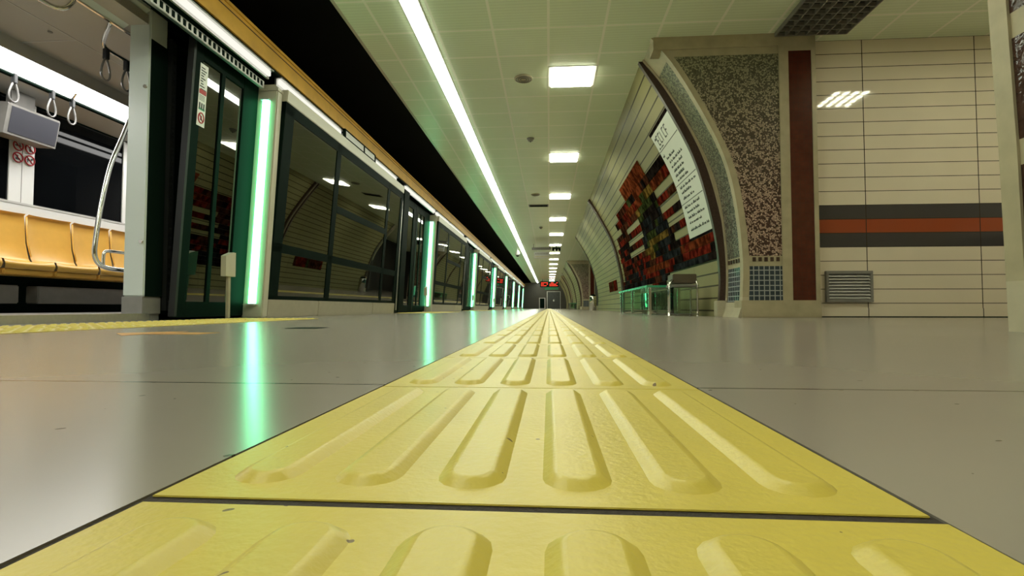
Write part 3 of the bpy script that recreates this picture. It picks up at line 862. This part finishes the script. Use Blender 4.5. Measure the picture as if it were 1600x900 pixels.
# continuous overhead parts
b = MB(); b.box(-2.95, -2.88, YB, YE, 2.63, 2.84, M['orange']); b.box(-2.95, -2.865, YB, YE, 2.84, 2.87, M['orange']); b.box(-3.3, -2.95, YB, YE, 2.82, 2.87, M['dark'])
b.box(-2.95, -2.877, YB, YE, 2.795, 2.805, M['orange_dk'])
struct(b, 'trim_20', 'long ochre beam above the platform screen doors', 'beam')
b = MB(); b.box(-3.3, -2.90, YB, YE, 2.605, 2.63, M['dark']); b.box(-3.3, -3.27, YB, YE, 2.63, 2.87, M['dark'])
struct(b, 'trim_21', 'black underside of the ochre beam', 'beam')
def sheen_strip(y0, y1, label):
    e = empty('door_head_sheen', (-2.89, (y0 + y1) / 2, 2.52), label, 'light', 'pale painted reflections under the ochre beam')
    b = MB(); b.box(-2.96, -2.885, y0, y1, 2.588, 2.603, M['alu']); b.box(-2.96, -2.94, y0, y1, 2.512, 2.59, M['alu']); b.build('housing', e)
    b = MB(); b.box(-2.938, -2.905, y0 + 0.02, y1 - 0.02, 2.53, 2.587, M['head_sheen'], 0.006); b.build('diffuser', e)  # no lamp: the glow stands in for light reflected by the aluminium profile
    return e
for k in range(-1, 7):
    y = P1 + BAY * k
    sheen_strip(y + 0.05, y + 1.75, 'short strip of painted reflection above the fixed panel %s' % ('outside the photo' if k < 0 else 'after the %s green lit post' % num[k]))
    sheen_strip(y + 1.85, y + 4.4, 'long strip of painted reflection above the fixed panel %s' % ('outside the photo' if k < 0 else 'after the %s green lit post' % num[k]))
    sheen_strip(y + 5.0, y + 7.75, 'strip of painted reflection above the screen door leading up to the %s green lit post' % num[k + 1])
# perforated brush rail on the open leaf and the black framed unit on the nearest panel
b = MB(); b.box(-3.04, -3.0, 2.2, 5.2, 2.42, 2.50, M['alu'], 0.004)
for q in range(46): b.box(-3.002, -2.996, 2.25 + q * 0.064, 2.28 + q * 0.064, 2.435, 2.485, M['dark'])
tag(b.build('door_guide_rail'), 'slotted pale guide rail above the stickered door leaf', 'rail')
e = empty('door_sensor', (-2.86, 7.5, 2.52), 'black framed sensor unit under the beam of the nearest glass panel', 'sensor')
b = MB(); b.box(-2.882, -2.845, 7.0, 7.03, 2.495, 2.62, M['dark']); b.box(-2.882, -2.845, 7.75, 7.78, 2.495, 2.62, M['dark']); b.box(-2.882, -2.845, 8.25, 8.28, 2.495, 2.62, M['dark'])
b.box(-2.882, -2.845, 7.0, 8.28, 2.495, 2.51, M['dark']); b.box(-2.882, -2.845, 7.0, 8.28, 2.605, 2.62, M['dark']); b.build('frame', e)
for a, c in ((7.03, 7.75), (7.78, 8.25)):
    b = MB(); b.box(-2.878, -2.855, a, c, 2.51, 2.605, M['white']); b.build('cover', e)

# ------------------------------------------------------------------ train
XF = -5.78; ZF = 0.05
tr = empty('train_car', (-4.6, 4.0, -1.0), 'metro train car standing with its door open, pale interior lit', 'train')
TY0, TY1 = 0.6, 8.2
b = MB(); b.box(XF - 0.1, -3.40, TY0, TY1, -0.05, ZF, M['grey']); b.build('floor_panel', tr)
b = MB(); b.box(-3.52, -3.37, 1.9, 4.16, -0.03, ZF + 0.008, M['alu'], 0.004); b.build('door_sill', tr)
b = MB(); b.box(-4.78, -3.40, TY0, TY1, 2.52, 2.6, M['trainceil'])
for x in (-4.25,): b.box(x - 0.006, x + 0.006, TY0, TY1, 2.517, 2.521, M['lightgrey'])
for y in (4.3, 5.6): b.box(-4.78, -4.25, y - 0.006, y + 0.006, 2.517, 2.521, M['lightgrey'])
for x, y in ((-4.05, 4.9), (-4.35, 4.15), (-3.9, 5.8)): b.cyl((x, y, 2.512), 0.018, 0.012, M['grey'], 12)
b.build('ceiling_panel', tr)
b = MB(); b.prism([(-4.78, 2.52), (-4.78, 2.40), (-4.80, 2.40), (-4.80, 2.55), (-5.24, 2.55), (-5.24, 2.40), (-5.26, 2.40), (-5.26, 2.6), (-4.78, 2.6)], TY0, TY1, M['lightgrey']); b.build('light_housing', tr)
b = MB(); b.box(-5.235, -4.805, TY0 + 0.1, TY1 - 0.1, 2.405, 2.425, M['train_light']); lb_ = b.build('light_band', tr); lb_['label'] = 'bright white ceiling light band'
b = MB(); b.prism([(-5.26, 2.42), (XF, 2.385), (XF, 2.6), (-5.26, 2.6)], TY0, TY1, M['lightgrey']); b.build('cove_panel', tr)
b = MB(); b.prism([(-5.25, 2.425), (-5.29, 2.425), (-5.29, 2.405), (-5.25, 2.405)], TY0, TY1, M['dark']); b.prism([(-5.32, 2.42), (-5.34, 2.42), (-5.34, 2.40), (-5.32, 2.40)], TY0, TY1, M['dark']); b.build('vent_slot', tr)
# far wall: pillars around windows
b = MB()
b.box(XF - 0.06, XF, TY0, TY1, ZF, 1.255, M['white']); b.box(XF - 0.06, XF, TY0, TY1, 2.37, 2.6, M['dark'])
for a, c in ((5.115, 5.385), (6.60, 6.85), (3.6, 3.75)): b.box(XF - 0.06, XF, a, c, 1.25, 2.38, M['white'])
b.box(XF - 0.004, XF + 0.004, TY0, TY1, 1.235, 1.258, M['lightgrey']); b.box(XF, XF + 0.003, 5.245, 5.249, 1.26, 2.1, M['grey'])
b.build('side_wall', tr)
for a, c in ((3.75, 5.115), (5.385, 6.60), (6.85, 8.1), (TY0, 3.6)):
    b = MB(); b.box(XF - 0.05, XF - 0.015, a, c, 1.25, 2.38, M['trainglass']); wi = b.build('window', tr)
    b = MB()
    pts = [(a + 0.008, 1.262), (c - 0.008, 1.262), (c - 0.008, 2.362), (a + 0.008, 2.362)]
    b.tube([(XF - 0.012, y_, z_) for y_, z_ in pts], 0.007, M['darkrubber'], 6, True)
    b.build('seal', wi)
b = MB(); b.box(XF, -3.42, TY1, TY1 + 0.05, ZF, 2.6, M['lightgrey']); b.box(XF, -3.42, TY0 - 0.05, TY0, ZF, 2.6, M['lightgrey']); b.build('end_wall', tr)
# near side: door jamb pillar, header and the dark body beyond
b = MB(); b.box(-3.57, -3.38, 4.10, 4.30, 0.20, 2.66, M['offwhite'], 0.01); b.box(-3.38, -3.375, 4.11, 4.30, 0.2, 2.4, M['dark'])
for z in (0.66, 1.98): b.cyl((-3.41, 4.085, z), 0.016, 0.02, M['steel'], 12, 'y')
jp = b.build('door_pillar', tr); jp['label'] = 'pale grey-green door pillar'
b = MB(); b.box(-3.575, -3.385, 4.098, 4.30, ZF, 0.20, M['grey'], 0.004); b.build('pillar_foot', tr)
b = MB(); b.prism([(-3.38, 2.64), (-3.62, 2.49), (-3.62, 2.68), (-3.38, 2.68)], 1.9, 4.095, M['offwhite']); b.build('door_header', tr)
b = MB(); b.box(-3.64, -3.62, 1.9, 4.3, 2.475, 2.495, M['steel']); b.build('header_edge', tr)
b = MB(); b.box(-3.57, -3.40, 4.30, YE - 0.5, -0.9, 2.75, M['dark']); b.box(-3.57, -3.40, YB + 1, 1.9, -0.9, 2.75, M['dark']); b.box(-3.57, -3.40, 1.9, 4.3, 2.69, 2.75, M['dark']); b.box(-3.57, -3.42, 1.9, 4.3, -0.9, -0.06, M['dark'])
b.box(-3.57, XF - 0.1, YB + 1, YE - 0.5, 2.75, 2.8, M['dark'])
b.build('body_shell', tr)
b = MB()
for q in range(30): b.cyl((-3.37, 4.34, 0.12 + q * 0.08), 0.03, 0.05, M['darkrubber'], 8)
b.box(-3.39, -3.345, 4.31, 4.37, 0.08, 2.5, M['darkrubber'])
b.build('door_seal', tr)
# under-seat boxes
b = MB(); b.box(XF, XF + 0.10, 3.9, 7.6, ZF, 0.44, M['dark']); b.box(XF, XF + 0.24, 4.2, 5.05, ZF + 0.10, 0.34, M['grey'], 0.01); b.box(XF, XF + 0.24, 5.25, 6.4, ZF + 0.10, 0.34, M['grey'], 0.01)
b.build('under_seat_box', tr)
# seats
def seat():
    b = MB(); W = 0.265
    n_ = 10; prof = [(0.055, 1.13), (0.02, 1.11), (0.03, 1.0), (0.05, 0.8), (0.09, 0.64), (0.14, 0.585), (0.24, 0.575), (0.36, 0.585), (0.42, 0.575), (0.44, 0.545), (0.425, 0.50)]
    rows = []
    for j in range(n_ + 1):
        u = (j / n_ * 2 - 1); e_ = 0.018 * (abs(u) ** 6)
        rows.append([(XF + x + (0.028 * (abs(u) ** 3) if i < 5 else 0) - (0.01 if i in (0,) else 0), u * W * (0.985 if 0 < i < 10 else 0.96), z + (0.02 * abs(u) ** 3 if 5 <= i <= 8 else 0)) for i, (x, z) in enumerate(prof)])
    V = [p for r_ in rows for p in r_]; m_ = len(prof); F = []
    for j in range(n_):
        for i in range(m_ - 1): F.append((j * m_ + i, j * m_ + i + 1, (j + 1) * m_ + i + 1, (j + 1) * m_ + i))
    b.idx(V, F, M['seat'], True)
    return b
def make_seat(y, label):
    e = empty('passenger_chair', (XF + 0.2, y, 0.45), label, 'seat', 'yellow moulded seats along the train wall')
    s_ = seat(); s_.v = [(x, yy + y, z) for x, yy, z in s_.v]; s_.build('seat_shell', e)
    b = MB(); b.box(XF + 0.10, XF + 0.42, y - 0.26, y + 0.26, 0.44, 0.50, M['seat'], 0.012); b.build('seat_base', e)
    b = MB(); b.tube([(XF + 0.075, y + 0.262, 1.10), (XF + 0.085, y + 0.264, 0.95), (XF + 0.10, y + 0.266, 0.80), (XF + 0.14, y + 0.266, 0.66)], [0.008, 0.010, 0.009, 0.006], M['seat'], 8); b.build('side_rib', e)
    return e
for k, lab in enumerate(['yellow train seat at the left edge of the photo, mostly out of frame', 'yellow train seat below the four prohibition signs', 'yellow train seat under the left half of the dark train window',
                         'yellow train seat behind the curved grab rail', 'yellow train seat next to the pale door pillar, partly hidden']):
    make_seat(4.44 + 0.545 * k, lab)
# display, signs
e = empty('train_display', (-5.5, 5.08, 1.9), 'grey display screen hanging under the train ceiling cove', 'display')
b = MB(); b.prism([(-5.74, 1.90), (-5.51, 1.88), (-5.46, 2.175), (-5.47, 2.195), (-5.74, 2.22)], 4.80, 5.36, M['grey']); b.build('housing', e)
b = MB(); b.prism([(-5.512, 1.905), (-5.502, 1.903), (-5.455, 2.165), (-5.465, 2.167)], 4.84, 5.345, M['screen']); b.build('screen', e)
b = MB(); b.box(-5.66, -5.60, 4.95, 5.2, 2.20, 2.40, M['grey']); b.build('bracket', e)
def prohibition(y, z, kind, label):
    e = empty('prohibition_sign', (XF + 0.005, y, z), label, 'sign', 'red prohibition signs on the train window pillar')
    b = MB(); b.cyl((XF + 0.003, y, z), 0.062, 0.003, M['white'], 24, 'x'); b.build('sticker', e)
    b = MB(); X = XF + 0.008
    b.tube([(X, y + 0.052 * math.cos(a * math.pi / 12), z + 0.052 * math.sin(a * math.pi / 12)) for a in range(24)], 0.0075, M['red'], 6, True)
    b.tube([(X, y - 0.036, z + 0.036), (X, y + 0.036, z - 0.036)], 0.006, M['red'], 6); b.build('ring', e)
    b = MB(); X = XF + 0.006
    if kind == 0: b.box(X, X + 0.002, y - 0.032, y + 0.03, z - 0.008, z + 0.006, M['lettering']); b.box(X, X + 0.002, y + 0.015, y + 0.021, z + 0.004, z + 0.028, M['lettering'])
    if kind == 1: b.box(X, X + 0.002, y - 0.01, y + 0.012, z - 0.03, z + 0.012, M['lettering']); b.cyl((X, y, z + 0.022), 0.010, 0.002, M['lettering'], 12, 'x')
    if kind == 2: b.box(X, X + 0.002, y - 0.024, y + 0.024, z - 0.026, z - 0.004, M['lettering']); b.box(X, X + 0.002, y - 0.014, y + 0.004, z - 0.006, z + 0.026, M['lettering'])
    if kind == 3: b.box(X, X + 0.002, y - 0.03, y + 0.022, z - 0.004, z + 0.014, M['lettering']); b.box(X, X + 0.002, y - 0.026, y - 0.016, z - 0.026, z, M['lettering']); b.box(X, X + 0.002, y + 0.01, y + 0.02, z - 0.026, z, M['lettering']); b.box(X, X + 0.002, y + 0.014, y + 0.034, z + 0.008, z + 0.026, M['lettering'])
    b.build('pictogram', e)
for (y, z, kd, lab) in ((5.195, 1.875, 0, 'upper left round red prohibition sign of the four'), (5.325, 1.875, 1, 'upper right round red prohibition sign of the four'),
                        (5.195, 1.745, 2, 'lower left round red prohibition sign of the four'), (5.325, 1.745, 3, 'lower right round red prohibition sign of the four')):
    prohibition(y, z, kd, lab)
def bez(pts, n_=8):
    P = [Vector(p) for p in pts]; P = [P[0] * 2 - P[1]] + P + [P[-1] * 2 - P[-2]]; out = []
    for i in range(1, len(P) - 2):
        for k in range(n_):
            t = k / n_; a, b, c_, d = P[i - 1:i + 3]
            out.append(0.5 * ((2 * b) + (c_ - a) * t + (2 * a - 5 * b + 4 * c_ - d) * t * t + (3 * b - a - 3 * c_ + d) * t ** 3))
    out.append(P[-2]); return out
e = empty('grab_rail', (-3.7, 4.15, 0.4), 'curved steel grab rail beside the open train door', 'grab rail')
b = MB(); b.tube(bez([(-3.7, 4.33, 1.90), (-3.7, 4.22, 1.62), (-3.7, 4.09, 1.30), (-3.7, 4.01, 0.95), (-3.7, 3.965, 0.63), (-3.7, 3.97, 0.52), (-3.7, 4.02, 0.46), (-3.7, 4.12, 0.435), (-3.7, 4.34, 0.43)]), 0.019, M['steel'], 12); b.build('main_rail', e)
b = MB(); b.tube(bez([(-3.72, 4.34, 0.585), (-3.72, 4.13, 0.585), (-3.72, 4.08, 0.57), (-3.72, 4.07, 0.53), (-3.72, 4.07, 0.46)]), 0.013, M['steel'], 10); b.build('inner_rail', e)
b = MB(); b.box(-3.72, -3.56, 4.32, 4.36, 0.40, 0.62, M['steel'], 0.005); b.box(-3.72, -3.56, 4.31, 4.35, 1.87, 1.94, M['steel'], 0.005); b.build('bracket', e)
# overhead strap rails
e = empty('overhead_rail', (-3.86, 5.0, 2.37), 'steel overhead strap rail with an S-shaped drop near the door header', 'overhead rail')
b = MB(); b.tube(bez([(-3.64, 3.98, 2.53), (-3.66, 4.0, 2.48), (-3.76, 4.07, 2.43), (-3.84, 4.14, 2.39), (-3.86, 4.22, 2.37), (-3.86, 4.5, 2.37), (-3.86, 5.5, 2.37)]), 0.017, M['steel'], 12); b.build('rail', e)
b = MB(); b.cyl((-3.64, 3.98, 2.505), 0.035, 0.015, M['steel'], 16); b.cyl((-3.86, 5.5, 2.36), 0.017, 0.16, M['steel'], 12); b.build('ceiling_mount', e)
e = empty('grab_hoop', (-3.86, 3.3, 2.37), 'bent steel rail hoop at the top left edge of the photo', 'overhead rail')
b = MB(); b.tube(bez([(-3.72, 2.4, 2.365), (-3.72, 3.2, 2.365), (-3.715, 3.5, 2.365), (-3.69, 3.58, 2.37), (-3.66, 3.62, 2.40), (-3.65, 3.66, 2.48), (-3.65, 3.66, 2.53)]), 0.017, M['steel'], 12); b.build('rail', e)
b = MB(); b.cyl((-3.65, 3.66, 2.505), 0.035, 0.015, M['steel'], 16); b.build('ceiling_mount', e)
e = empty('window_side_rail', (-5.18, 5.0, 2.30), 'dark steel strap rail along the train light band', 'overhead rail')
b = MB(); b.tube([(-5.18, TY0 + 0.05, 2.36), (-5.18, TY1 - 0.05, 2.36)], 0.016, M['dark'], 10); b.build('rail', e)
for y in (3.2, 5.2, 7.4):
    b = MB(); b.tube(bez([(-5.18, y, 2.36), (-5.12, y - 0.03, 2.38), (-5.06, y - 0.06, 2.415)]), 0.012, M['steel'], 8); b.build('bracket', e)
def strap(x, y, z, s_, label, m):
    e = empty('hand_strap', (x, y, z), label, 'hand strap', 'hanging hand straps in the train')
    b = MB(); b.box(x - 0.022, x + 0.022, y - 0.018, y + 0.018, z - 0.075 * s_, z + 0.02, M['darkrubber'], 0.005); b.build('clip', e)
    b = MB(); H = 0.20 * s_
    b.tube([(x, y + 0.062 * s_ * math.sin(a * math.pi / 12) * (0.32 + 0.68 * (0.5 - 0.5 * math.cos(a * math.pi / 12))), z - 0.06 * s_ - H * (0.5 - 0.5 * math.cos(a * math.pi / 12))) for a in range(24)], 0.0085 * s_, m, 8, True)
    b.build('loop', e)
strap(-3.86, 4.19, 2.35, 1.0, 'pale hand strap hanging below the S-shaped rail', M['frost'])
strap(-3.86, 4.41, 2.35, 1.0, 'pale hand strap half hidden behind the pale door pillar', M['frost'])
strap(-5.18, 4.985, 2.36, 1.0, 'hand strap on the dark rail, left one above the display screen', M['frost'])
strap(-5.18, 5.215, 2.36, 1.0, 'hand strap on the dark rail, right of the display screen', M['frost'])
strap(-5.18, 4.60, 2.36, 1.0, 'hand strap on the dark rail cut by the left edge of the photo', M['frost'])

# ------------------------------------------------------------------ right wall: mural, text board, grille
def vpatch(b, y0, y1, s0, s1, m, d=0.012):
    n_ = max(1, int((s1 - s0) / 0.08)); g_ = 0.003
    y0, y1 = y0 + g_, y1 - g_; s0, s1 = s0 + g_, s1 - g_
    F_ = []; B_ = []
    for i in range(n_ + 1):
        s_ = s0 + (s1 - s0) * i / n_
        F_.append((vpt(s_, y0, d), vpt(s_, y1, d))); B_.append((vpt(s_, y0, 0.001), vpt(s_, y1, 0.001)))
    for i in range(n_):
        b.face([F_[i][0], F_[i + 1][0], F_[i + 1][1], F_[i][1]], m)
        b.face([B_[i][0], B_[i + 1][0], F_[i + 1][0], F_[i][0]], m); b.face([F_[i][1], F_[i + 1][1], B_[i + 1][1], B_[i][1]], m)
    b.face([B_[0][0], F_[0][0], F_[0][1], B_[0][1]], m); b.face([F_[-1][0], B_[-1][0], B_[-1][1], F_[-1][1]], m)
mu = MB(); random.seed(21)
def row(s0, s1, *cells):
    """cells: (y0, y1, colours); a wide cell is broken into flush enamel pieces of those colours"""
    for y0, y1, cs in cells:
        y = y0
        while y < y1 - 0.02:
            w_ = y1 - y if len(cs) == 1 else min(y1 - y, random.uniform(0.16, 0.5))
            vpatch(mu, y, y + w_, s0, s1, MUR[random.choice(cs)]); y += w_
row(2.37, 2.65, (8.6, 10.75, 'o'))
row(2.22, 2.37, (7.42, 8.6, 'bbn'), (8.6, 10.75, 'boogn'), (10.75, 12.3, 'rn'))
row(2.06, 2.22, (7.42, 8.6, 'oorb'), (8.6, 9.6, 'gby'), (9.6, 11.2, 'rob'), (11.2, 13.0, 'nrb'))
row(1.92, 2.06, (8.6, 9.4, 'gb'), (9.4, 10.4, 'ygg'), (10.4, 12.6, 'nr'))
row(1.80, 1.92, (7.42, 8.6, 'rn'), (8.6, 10.4, 'gbd'), (12.0, 13.6, 'bn'))
row(1.66, 1.80, (8.6, 9.4, 'db'), (9.4, 10.4, 'gdb'), (10.4, 13.6, 'rbn'))
row(1.54, 1.66, (7.42, 8.6, 'nrb'), (8.6, 10.4, 'dgb'), (12.2, 14.0, 'br'))
row(1.40, 1.54, (8.4, 9.3, 'bd'), (9.3, 10.6, 'gd'), (10.6, 13.9, 'nbr'))
row(1.28, 1.40, (7.42, 8.5, 'nbr'), (8.5, 10.6, 'gdby'), (12.4, 14.0, 'rb'))
row(1.15, 1.28, (8.2, 9.4, 'db'), (9.4, 10.6, 'yg'), (10.6, 13.9, 'bnr'))
row(1.04, 1.15, (6.38, 7.42, 'bbd'), (7.42, 8.7, 'rrb'), (8.7, 10.2, 'dby'), (10.2, 13.9, 'nrb'))
row(0.92, 1.04, (6.38, 8.0, 'ro'), (8.0, 9.6, 'dbr'), (9.6, 13.9, 'rbn'))
row(0.80, 0.92, (6.38, 8.0, 'rrb'), (8.0, 11.0, 'rob'), (11.0, 13.9, 'bdr'))
row(0.70, 0.80, (6.38, 8.6, 'bbd'), (8.6, 11.0, 'bdrr'), (11.0, 14.2, 'rbd'))
row(0.58, 0.70, (8.9, 11.0, 'bdn'), (11.0, 14.2, 'bdr'))
row(0.48, 0.58, (9.2, 10.4, 'br'))
tag(mu.build('mural'), 'abstract enamel mural of crimson, black, rust and olive panels on the curved wall', 'mural')
mu = MB(); row(0.62, 0.95, (15.6, 17.6, 'nrg'))
tag(mu.build('mural'), 'small brown and olive enamel panel on the wall beyond the slim arched rib', 'mural')
# pale board with dark writing
e = empty('text_board', vpt(1.85, 6.87), 'pale text board with dark writing on the curved wall beside the brown arch', 'sign')
b = MB(); vpatch(b, 6.37, 7.38, 1.07, 2.63, M['signwhite'], 0.022); b.build('board', e)
b = MB(); vpatch(b, 6.37, 7.42, 2.63, 2.68, MUR['b'], 0.022); b.build('top_edge', e)
for s_ in (2.36, 1.82, 1.545):
    b = MB(); vpatch(b, 6.39, 7.37, s_, s_ + 0.016, M['lettering'], 0.0235); b.build('dividing_line', e)
b = MB(); random.seed(5)
def word_line(s_, h, ya, yb):
    """one line of small dark writing; ya is the far (left) end"""
    y = ya
    while y > yb + 0.05:
        w_ = random.uniform(0.06, 0.16); y2 = max(yb, y - w_)
        q = y
        while q > y2 + 0.008:                              # letter strokes
            t_ = random.choice((0.008, 0.010, 0.013)); hh = h * random.choice((0.62, 0.7, 1.0))
            vpatch(b, q - t_ - 0.004, q + 0.004, s_, s_ + hh, M['lettering'], 0.0245); q -= 0.020
        y = y2 - 0.026
word_line(2.53, 0.035, 7.30, 7.12)
# large heading letters
for k in range(5):
    y = 7.22 - k * 0.115
    vpatch(b, y - 0.022, y, 2.43, 2.575, M['lettering'], 0.0245)
    if k != 2: vpatch(b, y - 0.085, y - 0.016, 2.555, 2.58, M['lettering'], 0.0245)
    if k in (0, 1, 3): vpatch(b, y - 0.08, y - 0.016, 2.43, 2.455, M['lettering'], 0.0245)
    if k in (0, 4): vpatch(b, y - 0.07, y - 0.016, 2.49, 2.515, M['lettering'], 0.0245)
word_line(2.39, 0.03, 7.30, 7.05)
for s_, ya, yb in ((2.27, 7.32, 7.22), (2.21, 7.22, 6.78), (2.14, 7.18, 6.56), (2.07, 7.2, 6.62), (2.0, 7.18, 6.7), (1.93, 7.2, 6.72), (1.865, 7.18, 6.66),
                   (1.75, 7.2, 6.46), (1.68, 7.2, 6.75), (1.60, 7.2, 6.7), (1.48, 7.26, 6.56), (1.405, 7.2, 6.62), (1.33, 7.2, 6.5), (1.255, 7.2, 6.66), (1.16, 7.22, 6.42)):
    word_line(s_, 0.042, ya, yb)
b.build('writing', e)
# louvred vent in the passage wall
e = empty('wall_vent', (3.28, 5.94, 0.17), 'grey louvred vent low in the striped passage wall', 'vent')
b = MB()
for q in ((3.035, 3.53, 0.165, 0.20), (3.035, 3.53, 0.475, 0.51), (3.035, 3.065, 0.20, 0.475), (3.50, 3.53, 0.20, 0.475)): b.box(q[0], q[1], 5.915, 5.95, q[2], q[3], M['grey'], 0.003)
b.build('frame', e)
for k in range(8):
    z = 0.205 + k * 0.034
    b = MB(); b.prism([(5.945, z + 0.028), (5.918, z + 0.004), (5.918, z + 0.0), (5.948, z + 0.022)], 3.065, 3.50, M['lightgrey'], axis='x'); b.build('slat', e)
b = MB(); b.box(3.065, 3.50, 5.946, 5.949, 0.20, 0.475, M['dark']); b.build('back_plate', e)

# ------------------------------------------------------------------ benches and bins
def bench(y0, y1, label):
    X0, X1, H = 1.36, 1.84, 0.42
    e = empty('glass_bench', ((X0 + X1) / 2, (y0 + y1) / 2, 0), label, 'bench', 'glass benches along the curved wall')
    b = MB(); b.box(X0, X1, y0, y1, H - 0.03, H, M['greenedge'], 0.006); b.build('seat_plate', e)
    for y in (y0 + 0.04, y0 + (y1 - y0) * 0.52, y1 - 0.35, y1 - 0.06):
        b = MB()
        for x in (X0 + 0.03, X1 - 0.05): b.box(x, x + 0.04, y, y + 0.04, 0, H - 0.03, M['steel'], 0.004)
        b.box(X0 + 0.07, X1 - 0.05, y + 0.005, y + 0.035, 0.03, 0.06, M['steel']); b.build('leg', e)
        b = MB(); b.box(X0 + 0.075, X1 - 0.055, y + 0.014, y + 0.024, 0.07, H - 0.035, M['clear']); b.build('side_glass', e)
    b = MB(); b.box(X1 - 0.04, X1 - 0.03, y0 + 0.1, y1 - 0.1, 0.07, H - 0.04, M['clear']); b.build('back_glass', e)
    return e
bench(7.35, 10.3, 'long green-edged glass bench below the mural')
bench(34.6, 37.2, 'distant green glass bench after the second cross passage')
def litter(x, y, label):
    e = empty('litter_bin', (x, y, 0), label, 'litter bin', 'clear-bodied litter bins')
    b = MB(); b.box(x - 0.13, x + 0.17, y - 0.14, y + 0.14, 0.415, 0.535, M['brownbox'], 0.008); b.build('lid', e)
    b = MB(); b.box(x - 0.15, x + 0.19, y - 0.16, y + 0.16, 0.37, 0.40, M['grey'], 0.006); b.build('ring', e)
    b = MB(); b.box(x - 0.12, x + 0.16, y - 0.13, y - 0.124, 0.03, 0.37, M['clear']); b.box(x - 0.12, x + 0.16, y + 0.124, y + 0.13, 0.03, 0.37, M['clear']); b.box(x - 0.12, x - 0.114, y - 0.124, y + 0.124, 0.03, 0.37, M['clear']); b.box(x - 0.114, x + 0.16, y - 0.124, y + 0.124, 0.02, 0.03, M['grey']); b.build('clear_body', e)
    for dx, dy in ((-0.18, -0.17), (-0.18, -0.12), (0.17, -0.16), (0.17, 0.15)):
        b = MB(); b.tube([(x + dx, y + dy, 0.0), (x + dx, y + dy, 0.40), (x + dx + (0.05 if dx < 0 else -0.01), y + dy + 0.02, 0.46)], 0.012, M['steel'], 10); b.cyl((x + dx, y + dy, 0), 0.035, 0.008, M['steel'], 16); b.build('leg', e)
    b = MB(); b.tube([(x - 0.18, y - 0.145, 0.41), (x - 0.13, y - 0.10, 0.44)], 0.012, M['steel'], 8); b.build('bracket', e)
    return e
litter(1.70, 6.86, 'litter bin with brown lid and clear body beside the brown arch')
e = empty('streak_column', (1.76, 21.0, 0), 'stand-in polished column mirroring green light before the second passage', 'column')  # stands in for a gleaming glass edge; cylinder shaped to mirror the strips
b = MB(); b.lathe((1.76, 21.0, 0), [(0.13, 0), (0.13, 0.55), (0.12, 0.57)], M['steel']); b.build('body', e)
b = MB(); b.lathe((1.76, 21.0, 0.57), [(0.11, 0), (0.10, 0.05), (0.03, 0.08)], M['dark']); b.build('lid', e)
